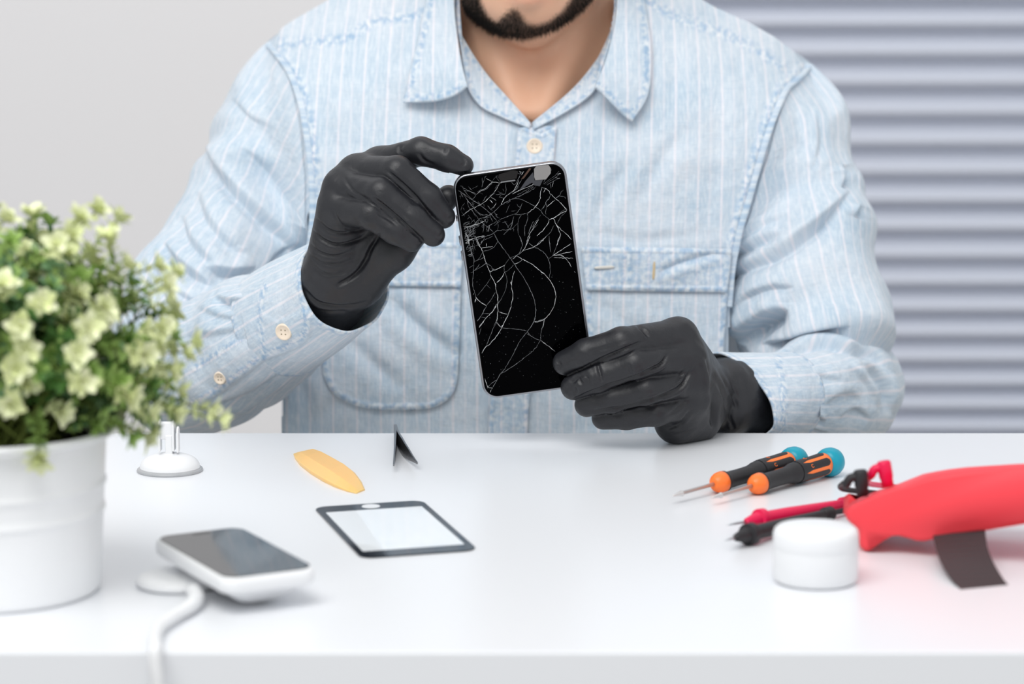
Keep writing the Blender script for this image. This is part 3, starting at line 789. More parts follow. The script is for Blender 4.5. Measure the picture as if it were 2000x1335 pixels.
# ------------------------------------------------------------------ potted plant
def build_plant():
    rnd = random.Random(11)
    base = on(-10, 1150)
    t = thing('potted_plant', 'bushy green plant with cream leaf tips in a white metal pot', 'plant', base)
    Y = base[1]
    rim = at(-10, 830, Y); H = rim[2] - TZ
    sc_ = 0.0702 / 250.0
    M_pot = mat('white_enamel', 'f0f1f3', 0.38, 0.45)
    R0, R1, RR = 0.0575, 0.0628, 0.0690
    P = [(0, 0), (R0 - .002, 0), (R0, .002)]
    for f in np.linspace(0.03, 0.93, 70):
        r = R0 + (R1 - R0) * f
        for c in (0.50, 0.66): r += 0.0011 * math.exp(-((f - c) / 0.022) ** 2)
        P.append((r, H * f))
    P += [(RR - .003, H * .95), (RR - .0006, H * .962), (RR, H * .98), (RR - .0006, H * 1.0), (RR - .0025, H * 1.004), (R1 - .002, H * .985), (R1 - .004, H * .86), (0, H * .86)]
    obj('pot', *lathe(P, 96, base), M_pot, t)
    obj('soil', *lathe([(R1 - .0045, H * .86), (R1 - .006, H * .9), (.03, H * .93), (0, H * .94)], 40, base), mat('dark_soil', '2f2a1e', 0.9, 0.1), t)
    M_g1 = mat('leaf_deep_green', '57803a', 0.45, 0.35, var=('3f6a30', 90))
    M_g2 = mat('leaf_light_green', '8fb35a', 0.45, 0.35, var=('a9c274', 90))
    M_g3 = mat('leaf_grey_green', '6f9468', 0.45, 0.35)
    M_c = mat('leaf_cream', 'f2f3d8', 0.5, 0.3, var=('dfe7b0', 120))
    M_c2 = mat('leaf_pale_lime', 'd3de94', 0.5, 0.3, var=('eaeec6', 120))
    M_st = mat('stem_olive', '6d7a3a', 0.6, 0.2)
    LV = MB(); PL = MB(); ST = MB()
    def leaf(mb, p, d, up, L, Wd, m):
        d = unit(d); s = np.cross(d, up); 
        if np.linalg.norm(s) < 1e-3: s = np.cross(d, (1, 0, 0.2))
        s = unit(s); n = np.cross(s, d)
        rows = []
        for f, w, cup in ((0, .12, 0), (.22, .72, .0), (.5, 1.0, -.03), (.75, .86, -.08), (.93, .42, -.14), (1, .05, -.17)):
            c = p + d * (L * f) + n * (L * cup)
            e = n * (Wd * w * .28)
            rows += [c - s * (Wd * w) + e, c, c + s * (Wd * w) + e]
        mb.add(np.array(rows), grid_faces(3, 6), m)
    C0 = rim + np.array((0, 0, -0.005))
    tips = []
    cen = at(0, 735, Y)
    for i in range(300):                                   # the round head of the plant
        u = rnd.uniform(-0.42, 1.0); a = rnd.uniform(0, 2 * math.pi); s = math.sqrt(max(0, 1 - u * u))
        d = np.array((s * math.cos(a), s * math.sin(a), u))
        k = rnd.uniform(.72, 1.0) if rnd.random() < .75 else rnd.uniform(.45, .75)
        k *= 1 + .06 * math.sin(5 * a + 3 * u)
        r = np.array((0.088, 0.080, 0.092)) * k
        if d[0] > 0.15 and u < .45: r[0] *= 1.14
        tips.append((cen + d * r, rnd.random() < .34))
    for px, py, dy in ((226, 432, .0), (428, 818, -.01), (405, 800, .0), (335, 535, .02), (318, 560, -.01), (356, 688, .01), (345, 760, -.01), (330, 610, .03), (300, 520, .0),
                       (372, 668, .02), (215, 470, -.02), (150, 430, -.03), (60, 425, .0), (170, 640, -.07), (80, 590, -.075), (150, 690, -.08), (160, 745, -.085), (20, 790, -.085), (30, 720, -.08),
                       (110, 480, -.05), (130, 465, -.04), (200, 600, -.05), (280, 690, -.05), (310, 640, -.03), (250, 770, -.06), (290, 800, -.04), (340, 800, -.02), (240, 520, -.02), (330, 720, -.02), (5, 560, -.06), (40, 640, -.07), (185, 415, .01)):
        tips.append((at(px, py, Y + dy), True))
    for tip, pale in tips:
        b = C0 + np.array((rnd.gauss(0, .020), rnd.gauss(0, .020), 0))
        mid = (b + tip) / 2 + np.array((0, 0, .018)) + np.array([rnd.gauss(0, .006) for _ in range(3)])
        n = 22; C = catmull([b, mid, tip], n)
        ST.add(*tube(C, np.linspace(.0011, .0005, n), 5))
        Ls = np.linalg.norm(tip - b)
        g = rnd.choices((0, 1, 2), (.5, .28, .22))[0]
        k0 = 6
        for k in range(k0, n):
            f = (k - k0) / (n - 1 - k0)
            T = unit(C[min(k + 1, n - 1)] - C[k - 1])
            a0 = rnd.uniform(0, 6.28) if k % 2 else a0 + math.pi / 2 if k > k0 else 0.0
            x = unit(np.cross(T, (0.3, 0.2, 1))); y = np.cross(T, x)
            for q in range(3 if f > .3 else 2):
                a = a0 + q * 2 * math.pi / (3 if f > .3 else 2) + rnd.gauss(0, .25)
                o = x * math.cos(a) + y * math.sin(a)
                d = o * rnd.uniform(.7, 1.0) + T * rnd.uniform(.35, .8)
                L = rnd.uniform(.0050, .0085); Wd = L * rnd.uniform(.22, .30)
                if pale and f > .86: PL.add(*[[], []]) if False else leaf(PL, C[k], d, T, L * 1.1, Wd * 1.2, 1)
                else: leaf(LV, C[k], d, T, L, Wd, g if rnd.random() < .8 else rnd.randrange(3))
        T = unit(C[-1] - C[-3]); x = unit(np.cross(T, (0.3, 0.2, 1))); y = np.cross(T, x)
        for ringi, (cnt, op, Ls_) in enumerate(((4, .95, 1.0), (4, .50, 1.0), (2, .2, .85))):
            for q in range(cnt):
                a = q * 2 * math.pi / cnt + ringi * .6 + rnd.gauss(0, .15)
                o = x * math.cos(a) + y * math.sin(a)
                d = o * op + T * .7
                L = rnd.uniform(.0075, .0112) * Ls_
                if pale: leaf(PL, C[-1], d, T, L, L * .30, 0 if rnd.random() < .72 else 1)
                else: leaf(LV, C[-1], d, T, L * .85, L * .22, 1 if rnd.random() < .5 else g)
    ST.build('stems', M_st, t)
    LV.build('foliage', None, t, mats=[M_g1, M_g2, M_g3])
    p = PL.build('pale_leaf_tips', None, t, mats=[M_c, M_c2]); p['label'] = 'cream and pale lime leaf tips'
build_plant()

# ------------------------------------------------------------------ the seated person
XC = 0.0150
SKIN_K = {}

def finger(Fd, pts, k=0.004, grow=0.0, pull=1.0):
    P = [(at(x, y, Y), r * 0.001 + grow) for x, y, Y, r in pts]
    for (a, ra), (b, rb) in zip(P[:-1], P[1:]): Fd.cone(a, ra, b, rb, k)
    return P

# joints: picture position, depth, radius in mm.  First hand = the one at the upper left of the phone.
HA = dict(
    index=[(742, 322, 1.874, 11.5), (822, 295, 1.852, 9.5), (873, 309, 1.848, 9.0), (904, 323, 1.8485, 7.4)],
    middle=[(698, 338, 1.864, 12.0), (776, 334, 1.836, 10.2), (836, 386, 1.836, 9.4), (866, 423, 1.840, 8.2)],
    ring=[(668, 366, 1.857, 12.0), (744, 376, 1.829, 10.0), (806, 426, 1.829, 9.2), (846, 458, 1.833, 8.2)],
    pinky=[(658, 405, 1.853, 11.5), (722, 420, 1.828, 9.2), (770, 451, 1.828, 8.4), (804, 470, 1.831, 7.6)],
    thumb=[(702, 546, 1.884, 15.5), (770, 490, 1.868, 13.0), (832, 425, 1.866, 10.0), (876, 384, 1.859, 8.2)])
HB = dict(
    index=[(1324, 659, 1.850, 13.0), (1214, 668, 1.818, 10.2), (1145, 689, 1.824, 9.6), (1104, 708, 1.8335, 8.6)],
    middle=[(1342, 700, 1.846, 12.6), (1240, 710, 1.817, 10.0), (1166, 737, 1.822, 9.7), (1120, 756, 1.831, 8.8)],
    ring=[(1350, 742, 1.847, 12.0), (1262, 761, 1.822, 9.7), (1194, 778, 1.827, 9.3), (1146, 790, 1.833, 8.5)],
    pinky=[(1346, 784, 1.852, 11.6), (1282, 805, 1.832, 9.2), (1224, 813, 1.834, 8.7), (1178, 816, 1.838, 8.0)],
    thumb=[(1375, 765, 1.893, 15.0), (1290, 722, 1.886, 13.0), (1205, 700, 1.876, 10.0), (1150, 695, 1.866, 9.0)])
WA = (652, 575, 1.893); WB = (1400, 776, 1.908)

def hand_field(Fd, J, wrist_pts, extra, grow=0.0):
    """palm and metacarpals first, then every finger blended to the palm only"""
    for a, b in wrist_pts: Fd.cone(at(*a[:3]), a[3] * .001 + grow, at(*b[:3]), b[3] * .001 + grow, 0.012)
    for a, b in extra: Fd.cone(at(*a[:3]), a[3] * .001 + grow, at(*b[:3]), b[3] * .001 + grow, 0.010)
    palm = Fd.D.copy(); out = palm.copy()
    for nm in ('thumb', 'index', 'middle', 'ring', 'pinky'):
        Fd.D = np.full_like(palm, 0.06)
        finger(Fd, J[nm], 0.003 if nm != 'thumb' else .006, grow)
        f = Fd.D
        k = 0.007; h = np.maximum(k - np.abs(palm - f), 0) / k
        both = np.minimum(palm, f) - h * h * k * .25
        k = 0.0012; h = np.maximum(k - np.abs(out - both), 0) / k
        out = np.minimum(out, both) - h * h * k * .25
    Fd.D = out

MCA = [(HA[n][0], (wx, wy, wY, 15)) for n, wx, wy, wY in (('index', 706, 540, 1.886), ('middle', 684, 548, 1.882), ('ring', 656, 550, 1.880), ('pinky', 634, 545, 1.882))]
EXA = [((702, 546, 1.884, 15.5), (742, 470, 1.876, 14.5)), ((742, 470, 1.876, 15), (740, 390, 1.876, 12))]
WRA = [((646, 556, 1.888, 22), (638, 578, 1.908, 23)), ((684, 550, 1.888, 16.5), (640, 580, 1.908, 23)), ((638, 578, 1.908, 23), (578, 612, 1.947, 22))]
MCB = [(HB[n][0], (wx, wy, wY, r)) for n, wx, wy, wY, r in (('index', 1376, 738, 1.902, 13), ('middle', 1378, 758, 1.898, 14), ('ring', 1378, 778, 1.896, 14), ('pinky', 1372, 798, 1.896, 14))]
EXB = [((1322, 822, 1.862, 15.5), (1360, 820, 1.882, 16)), ((1310, 730, 1.872, 15), (1362, 770, 1.89, 17))]
WRB = [((1388, 776, 1.920, 21), (1412, 774, 1.926, 24.5)), ((1412, 774, 1.926, 24.5), (1456, 774, 1.950, 28.5))]

def build_body():
    h = 0.0036
    Fd = Field((-0.30, 1.76, 0.0), (0.32, 2.40, 1.30), h)
    x = XC
    # trunk
    Fd.ell((x, 2.20, .90), (.175, .100, .150), .03).ell((x, 2.20, .72), (.150, .098, .20), .05).ell((x, 2.22, .55), (.165, .115, .11), .05)
    for s in (-1, 1):
        Fd.cone((x + s * .05, 2.20, .995), .040, (x + s * .16, 2.225, .955), .036, .05)
    # legs, seated
    for s in (-1, 1):
        Fd.cone((x + s * .085, 2.20, .55), .085, (x + s * .13, 1.86, .53), .058, .05)
        Fd.cone((x + s * .13, 1.86, .53), .055, (x + s * .13, 1.90, .10), .040, .03)
        Fd.cone((x + s * .13, 1.92, .045), .042, (x + s * .14, 1.81, .03), .03, .02)
    # arms
    for pts in ([(600, 190, 2.23, 32), (505, 400, 2.16, 32), (345, 700, 2.085, 30), (520, 650, 1.985, 28), (638, 578, 1.908, 18)],
                [(1500, 200, 2.23, 32), (1560, 450, 2.16, 32), (1630, 735, 2.08, 30), (1540, 770, 1.99, 22), (1425, 774, 1.932, 14)]):
        for a, b in zip(pts[:-1], pts[1:]): Fd.cone(at(*a[:3]), a[3] * .001, at(*b[:3]), b[3] * .001, .015)
    # neck
    Fd.cone((x + .002, 2.185, .955), .063, (x + .004, 2.162, 1.09), .0535, .035)
    for s in (-1, 1): Fd.cone((x + s * .046, 2.150, 1.07), .011, (x + s * .011, 2.098, .962), .007, .022)
    Fd.ell((x, 2.092, 1.035), (.013, .014, .02), .02)
    # head: skull, jaw, chin, cheeks, nose, brow, lips, ears
    ch = at(1028, -52, 2.098)
    Fd.ell((x, 2.165, 1.175), (.076, .094, .092), .02)
    Fd.ell((x, 2.120, 1.12), (.055, .062, .075), .03)
    Fd.ell(ch, (.0480, .054, .0475), .022)
    Fd.ell(ch + (0, -.032, -.020), (.024, .022, .020), .02)
    for s in (-1, 1):
        Fd.cone(ch + (s * .030, .012, -.002), .021, (x + s * .040, 2.160, 1.105), .014, .022)
        Fd.ell((x + s * .031, 2.075, 1.128), (.020, .018, .022), .02)
        Fd.ell((x + s * .032, 2.062, 1.168), (.017, .012, .012), .012, sub=True)
        Fd.ell((x + s * .032, 2.083, 1.166), (.0135, .0135, .0135), .004)
        Fd.cone((x + s * .012, 2.064, 1.186), .008, (x + s * .048, 2.078, 1.186), .007, .015)
        Fd.ell((x + s * .078, 2.165, 1.148), (.008, .017, .030), .006)
        Fd.ell((x + s * .010, 2.042, 1.118), (.007, .008, .006), .005)
    Fd.cone((x, 2.060, 1.172), .008, (x, 2.036, 1.124), .011, .012)
    lip = at(1030, -2, 2.042)
    for s in (-1, 1):
        Fd.cone(lip + (0, -.001, .0018), .0072, lip + (s * .022, .010, .0050), .0035, .007)
        Fd.cone(lip + (s * .004, .0005, .0135), .0058, lip + (s * .022, .010, .0075), .003, .006)
    Fd.cone(lip + (-.022, .004, .0078), .0015, lip + (.022, .004, .0078), .0015, .003, sub=True)
    # hands (inside the gloves)
    for J, MC, EX in ((HA, MCA, EXA), (HB, MCB, EXB)):
        for a, b in MC + EX: Fd.cone(at(*a[:3]), a[3] * .00072, at(*b[:3]), b[3] * .00072, .008)
        for nm in J:
            for a, b in zip(J[nm][:-1], J[nm][1:]): Fd.cone(at(*a[:3]), a[3] * .00072, at(*b[:3]), b[3] * .00072, .002)
    V, F = Fd.mesh(3)
    V = keep_clear(V)
    px, py = proj(V); N = vnormals(V, F)
    front = (N[:, 1] < .3) & (V[:, 1] < 2.14) & (V[:, 2] > .95)
    lc = np.array(lip)
    lipm = np.exp(-(((V[:, 0] - lc[0]) / .019) ** 4 + ((V[:, 2] - lc[2] - .006) / .0085) ** 4)) * front * (V[:, 1] < lc[1] + .01) * .7
    stub = np.zeros(len(V))
    m = front & (V[:, 2] < 1.11) & (V[:, 1] < 2.12)
    stub[m] = beard_density(px[m], py[m])
    d, s_, t_ = polydist([(1032, 231), (1037, 236)], px, py)
    mole = np.exp(-(d / 3.0) ** 2) * (V[:, 1] < 2.12) * (V[:, 2] > .9)
    mt = skin_material()
    o = obj('person', V, F, mt, attrs={'lips': lipm, 'stubble': np.maximum(stub * .8, mole * .7)}, loc=(XC, 2.2, 0.45))
    props(o, 'person in a pale blue striped denim shirt and black gloves holding a shattered phone', 'person')
    return o, V, F, N

B_OUT = [(880, -60), (898, -20), (903, 5), (914, 28), (932, 46), (955, 61), (985, 71), (1020, 76), (1052, 71), (1085, 57), (1112, 41), (1138, 20), (1156, 2), (1175, -60)]
B_IN = [(1128, -60), (1112, -6), (1094, 20), (1070, 38), (1046, 45), (1030, 40), (1022, 26), (1008, 12), (996, 14), (984, 26), (968, 38), (954, 26), (944, 4), (938, -20), (930, -60)]
def beard_density(px, py):
    ins = inside(B_OUT + B_IN, px, py)
    d = np.minimum(polydist(B_OUT, px, py)[0], polydist(B_IN, px, py)[0])
    di = polydist(B_IN, px, py)[0]; do = polydist(B_OUT, px, py)[0]
    return np.where(ins, np.clip(di / 11.0, .12, 1) * np.clip(do / 4.0 + .35, 0, 1), 0.0)

def skin_material():
    m = mat('skin', 'e6b094', 0.48, 0.35, sss=0.18, bump=(700, .12, .0006))
    nt = m.node_tree; b = nt.nodes['Principled BSDF']
    tc = nt.nodes.new('ShaderNodeTexCoord'); n = nt.nodes.new('ShaderNodeTexNoise'); n.inputs['Scale'].default_value = 35
    nt.links.new(tc.outputs['Object'], n.inputs['Vector'])
    def mix(a, bb, fac):
        x = nt.nodes.new('ShaderNodeMix'); x.data_type = 'RGBA'
        for i, v in ((6, a), (7, bb)):
            if isinstance(v, str): x.inputs[i].default_value = lin(v)
            else: nt.links.new(v, x.inputs[i])
        nt.links.new(fac, x.inputs[0]); return x.outputs[2]
    c = mix('f4c6a8', 'ecb595', n.outputs['Fac'])
    for nm, colr in (('lips', 'dc9684'), ('stubble', '2b211d')):
        a = nt.nodes.new('ShaderNodeAttribute'); a.attribute_name = nm
        c = mix(c, colr, a.outputs['Fac'])
    nt.links.new(c, b.inputs['Base Color'])
    return m

person, BV, BF, BN = build_body()

def build_beard():
    rnd = np.random.RandomState(3)
    F = np.asarray(BF); cen = BV[F].mean(1); nf = unit(np.cross(BV[F[:, 2]] - BV[F[:, 0]], BV[F[:, 3]] - BV[F[:, 1]]))
    if (BN[F[:, 0]] * nf).sum() < 0: nf = -nf
    m = (cen[:, 2] > .99) & (cen[:, 2] < 1.10) & (cen[:, 1] < 2.125)
    px, py = proj(cen)
    dens = np.zeros(len(F)); dens[m] = beard_density(px[m], py[m])
    fac = (nf * unit(CAM - cen)).sum(1)
    dens[(fac < -.35)] = 0
    dens = np.clip(dens, 0, 1)
    P = dens / dens.sum()
    K = 9000
    pick = rnd.choice(len(F), K, p=P)
    q = BV[F[pick]]; a, b = rnd.rand(K, 1), rnd.rand(K, 1)
    p0 = q[:, 0] * (1 - a) * (1 - b) + q[:, 1] * a * (1 - b) + q[:, 2] * a * b + q[:, 3] * (1 - a) * b
    n = nf[pick]
    down = np.array((0, -.25, -1.0)); d = unit(n * .55 + down * .75 + rnd.normal(0, .28, (K, 3)))
    L = (rnd.uniform(.0025, .0062, K) * np.clip(dens[pick] * 1.3, .45, 1))[:, None]
    s = unit(np.cross(d, rnd.normal(0, 1, (K, 3)))); r = rnd.uniform(.00005, .00009, K)[:, None]
    t2 = np.cross(d, s)
    p1 = p0 + d * L * .55; p2 = p1 + unit(d + np.array((0, .1, -.35))) * L * .45
    p0 = p0 - n * .0004
    V = []
    for k in range(3):
        o = s * math.cos(2.094 * k) + t2 * math.sin(2.094 * k)
        V.append(p0 + o * r); V.append(p1 + o * r * .9)
    V.append(p2)
    V = np.stack(V, 1).reshape(-1, 3)
    f = []
    base = np.arange(K) * 7
    for k in range(3):
        a0, a1, b0, b1 = base + 2 * k, base + 2 * k + 1, base + 2 * ((k + 1) % 3), base + 2 * ((k + 1) % 3) + 1
        f.append(np.stack([a0, b0, b1, a1], 1))
    Fq = np.concatenate(f).tolist()
    for k in range(3): Fq += np.stack([base + 2 * k + 1, base + 2 * ((k + 1) % 3) + 1, base + 6], 1).tolist()
    o = obj('beard', V, Fq, mat('dark_beard_hair', '171310', 0.55, 0.3), person)
    o['label'] = 'short black chin strap beard and goatee'
build_beard()

def build_hair():
    Fd = Field((XC - .12, 2.02, 1.10), (XC + .12, 2.30, 1.31), .004)
    Fd.ell((XC, 2.175, 1.190), (.083, .098, .092), .01)
    Fd.ell((XC, 2.055, 1.155), (.064, .075, .062), .02, sub=True)
    Fd.ell((XC, 2.13, 1.09), (.2, .09, .06), .02, sub=True)
    V, F = Fd.mesh(2)
    obj('hair', V, F, mat('dark_hair', '1a1512', 0.6, 0.3, bump=(250, .5, .003)), person)['label'] = 'short dark hair'
build_hair()

def build_trousers():
    Fd = Field((XC - .26, 1.76, .06), (XC + .26, 2.40, .70), .006)
    x = XC
    Fd.ell((x, 2.215, .56), (.178, .128, .12), .05)
    for s in (-1, 1):
        Fd.cone((x + s * .085, 2.20, .55), .098, (x + s * .13, 1.86, .53), .070, .05)
        Fd.cone((x + s * .13, 1.86, .53), .068, (x + s * .13, 1.90, .13), .052, .03)
    V, F = Fd.mesh(2)
    obj('trousers', V, F, mat('dark_trousers', '2a2f3a', 0.8, 0.2), person)
build_trousers()

# ------------------------------------------------------------------ folds pressed into cloth along picture polylines
def fold_push(V, folds, drape=False):
    px, py = proj(V); out = np.zeros(len(V))
    for line, depth, w in folds:
        L = np.asarray(line, float)
        bb = (px > L[:, 0].min() - 5 * w) & (px < L[:, 0].max() + 5 * w) & (py > L[:, 1].min() - 5 * w) & (py < L[:, 1].max() + 5 * w)
        if not bb.any(): continue
        d, s, t = polydist(catmull(L, max(8, len(L) * 5)), px[bb], py[bb])
        tap = (np.clip(np.minimum(t, 1 - t) / .28, 0, 1) ** .8 if drape else np.sin(np.pi * np.clip(t, .0, 1)) ** .6) * np.where((t <= 0) | (t >= 1), .0, 1)
        sd = d * np.where(s == 0, 1, s)
        if drape:                          # the cloth above hangs over the cloth below
            if L[-1, 0] < L[0, 0]: sd = -sd
            g = np.tanh(-sd / (.75 * w)) * np.where(sd < 0, np.exp(-d / (3.2 * w)), np.exp(-d / (2.3 * w))) * .85 - .25 * np.exp(-((sd - .6 * w) / (.8 * w)) ** 2) - .45 * np.exp(-((sd - .1 * w) / (.34 * w)) ** 2)
            out[bb] += depth * .001 * g * tap
            continue
        g = -np.exp(-(sd / w) ** 2) + .42 * np.exp(-((sd - 2.1 * w) / (1.3 * w)) ** 2) + .42 * np.exp(-((sd + 2.1 * w) / (1.3 * w)) ** 2)
        out[bb] += depth * .001 * g * tap
    return out

def glove_material():
    m = mat('black_nitrile', '1d1e23', 0.45, 0.5)
    nt = m.node_tree; b = nt.nodes['Principled BSDF']
    tc = nt.nodes.new('ShaderNodeTexCoord')
    n1 = nt.nodes.new('ShaderNodeTexNoise'); n1.inputs['Scale'].default_value = 120; n1.inputs['Detail'].default_value = 3; n1.inputs['Distortion'].default_value = .8
    n2 = nt.nodes.new('ShaderNodeTexNoise'); n2.inputs['Scale'].default_value = 1500
    for n in (n1, n2): nt.links.new(tc.outputs['Object'], n.inputs['Vector'])
    ad = nt.nodes.new('ShaderNodeMath'); ad.operation = 'MULTIPLY_ADD'; ad.inputs[1].default_value = .12
    nt.links.new(n2.outputs['Fac'], ad.inputs[0]); nt.links.new(n1.outputs['Fac'], ad.inputs[2])
    bp = nt.nodes.new('ShaderNodeBump'); bp.inputs['Strength'].default_value = .28; bp.inputs['Distance'].default_value = .0014
    nt.links.new(ad.outputs[0], bp.inputs['Height']); nt.links.new(bp.outputs[0], b.inputs['Normal'])
    return m
M_glove = glove_material()

def off_phone(V):                # fingertips flatten against the phone they hold
    q = V - PHC; x, y, z = q @ PU, q @ PV, q @ PN
    m = (np.abs(x) < PH_W / 2 + .0019) & (np.abs(y) < PH_H / 2 + .0019) & (z > -PH_T - .0008) & (z < .0014)
    dz0, dz1 = .0014 - z, z + PH_T + .0008
    dx, dyy = PH_W / 2 + .0019 - np.abs(x), PH_H / 2 + .0019 - np.abs(y)
    k = np.argmin(np.stack([dz0, dz1, dx * 1.0, dyy * 1.0]), 0)
    V = V.copy()
    for i, d in enumerate((PN[None] * dz0[:, None], -PN[None] * dz1[:, None], PU[None] * (np.sign(x) * dx)[:, None], PV[None] * (np.sign(y) * dyy)[:, None])):
        V += np.where((m & (k == i))[:, None], d, 0)
    return V

def wrinkle(V, fr):              # thin rubber gathers in fine diagonal creases
    P = V * 1000.0
    a = np.sin(P[:, 0] * .31 + P[:, 2] * .52 + 2.2 * np.sin(P[:, 0] * .11 + P[:, 1] * .17) + 1.6 * np.sin(P[:, 2] * .13))
    b = np.sin(P[:, 0] * .47 - P[:, 2] * .39 + 2.5 * np.sin(P[:, 2] * .09 + P[:, 1] * .12 + 1))
    amp = .5 + .5 * np.sin(P[:, 0] * .06 + P[:, 2] * .075 + 1.3)
    return (.00016 * a + .00014 * b) * amp * fr

def build_glove(J, MC, EX, WR, lo, hi, folds, label):
    Fd = Field(lo, hi, .00095)
    hand_field(Fd, J, WR, MC + EX)
    V, F = Fd.mesh(3)
    N = vnormals(V, F)
    fr = np.clip((N * unit(CAM - V)).sum(1) * 2.5, 0, 1)
    V = V + N * (1.2 * fold_push(V, [(l, d, max(w * 1.15, 3.0)) for l, d, w in folds]) * fr + wrinkle(V, fr))[:, None]
    V = off_phone(keep_clear(V))
    o = obj('glove', V, F, M_glove, person, label=label)
    return o

FA = [([(600, 470), (622, 492), (655, 500), (690, 490)], .9, 2.2), ([(598, 490), (625, 512), (660, 516), (700, 503)], .7, 2.0), ([(604, 445), (630, 468), (660, 478), (700, 468), (722, 452)], 1.6, 3.0),
      ([(615, 425), (640, 448), (668, 455), (712, 446)], 1.0, 2.4), ([(730, 470), (716, 505), (695, 535), (655, 560)], 2.2, 3.6), ([(742, 455), (728, 480), (715, 500)], 1.6, 3.0), ([(650, 410), (668, 440), (700, 452)], .7, 2),
      ([(672, 345), (690, 372), (720, 392)], .7, 2.5), ([(787, 282), (780, 290), (783, 300)], .9, 3.0), ([(818, 298), (830, 314), (850, 322)], .9, 2.0), ([(866, 280), (872, 290), (868, 300)], .5, 1.6), ([(900, 305), (908, 318), (898, 326)], .6, 1.8),
      ([(590, 560), (620, 590), (670, 598), (720, 590)], 1.4, 3.0), ([(592, 585), (625, 606), (680, 606)], 1.2, 2.6), ([(868, 418), (876, 428), (888, 420)], .5, 1.6), ([(848, 452), (856, 462), (868, 452)], .5, 1.6), ([(752, 330), (800, 372), (852, 432)], 1.6, 2.6), ([(728, 384), (780, 428), (828, 472)], 1.6, 2.6), ([(800, 318), (832, 334), (872, 346)], 1.0, 2.4), ([(808, 462), (816, 472), (826, 460)], .4, 1.6),
      ([(775, 340), (800, 362), (826, 392)], .5, 1.8), ([(800, 395), (818, 400), (826, 410)], .5, 1.8), ([(735, 415), (760, 428), (775, 440)], .4, 1.6), ([(610, 520), (640, 536), (680, 530)], .6, 1.8)]
FB = [([(1100, 736), (1150, 714), (1200, 690), (1262, 664)], 1.8, 2.8), ([(1118, 780), (1180, 756), (1250, 732), (1306, 700)], 1.8, 2.8), ([(1156, 803), (1220, 795), (1290, 774), (1342, 744)], 1.8, 2.8), ([(1382, 698), (1391, 735), (1394, 780), (1390, 832)], 3.6, 4.5),
      ([(1232, 623), (1250, 640), (1262, 656)], 1.0, 2.2), ([(1254, 640), (1262, 650), (1268, 660)], 1.2, 2.0), ([(1304, 690), (1290, 712), (1270, 722)], 1.4, 2.6), ([(1348, 722), (1325, 760), (1290, 775)], 1.5, 2.8), ([(1338, 720), (1320, 748)], .7, 1.8),
      ([(1350, 800), (1330, 825), (1300, 838)], 1.0, 2.2), ([(1345, 775), (1320, 800), (1300, 812)], .7, 2.0), ([(1086, 702), (1094, 712), (1090, 720)], .7, 1.8), ([(1166, 706), (1172, 728), (1176, 745)], 1.0, 2.0), ([(1110, 738), (1120, 745), (1128, 738), (1138, 748), (1150, 735)], .9, 1.8),
      ([(1120, 752), (1126, 764), (1122, 772)], .7, 1.6), ([(1140, 728), (1150, 742), (1146, 752)], .7, 1.6), ([(1096, 748), (1104, 760), (1100, 768)], .6, 1.6), ([(1150, 690), (1180, 680), (1200, 676)], .4, 1.6), ([(1225, 712), (1232, 722), (1230, 730)], .6, 1.6),
      ([(1392, 706), (1412, 740), (1432, 775), (1440, 800)], 2.0, 3.0), ([(1392, 725), (1405, 760), (1418, 800), (1420, 830)], 1.6, 2.6), ([(1404, 712), (1426, 745), (1442, 780)], 1.6, 2.4), ([(1388, 760), (1394, 800), (1392, 836)], 1.2, 2.4), ([(1428, 790), (1426, 815), (1434, 838)], 1.4, 2.4),
      ([(1150, 800), (1200, 796), (1240, 790)], .3, 1.6), ([(1310, 850), (1335, 845), (1360, 835)], .6, 2.0)]
def glove_bounds(J, extra):
    P = np.array([at(*p[:3]) for n in J for p in J[n]] + [at(*e[:3]) for e in extra])
    return P.min(0) - .034, P.max(0) + .034
lo, hi = glove_bounds(HA, [WRA[0][0], (578, 612, 1.947)])
build_glove(HA, MCA, EXA, WRA, lo, hi, FA, 'black glove steadying the top left corner of the phone')
lo, hi = glove_bounds(HB, [WRB[1][0], (1448, 774, 1.935), EXB[0][0]])
lo[2] = min(lo[2], TZ - .004)
build_glove(HB, MCB, EXB, WRB, lo, hi, FB, 'black glove gripping the lower right corner of the phone')

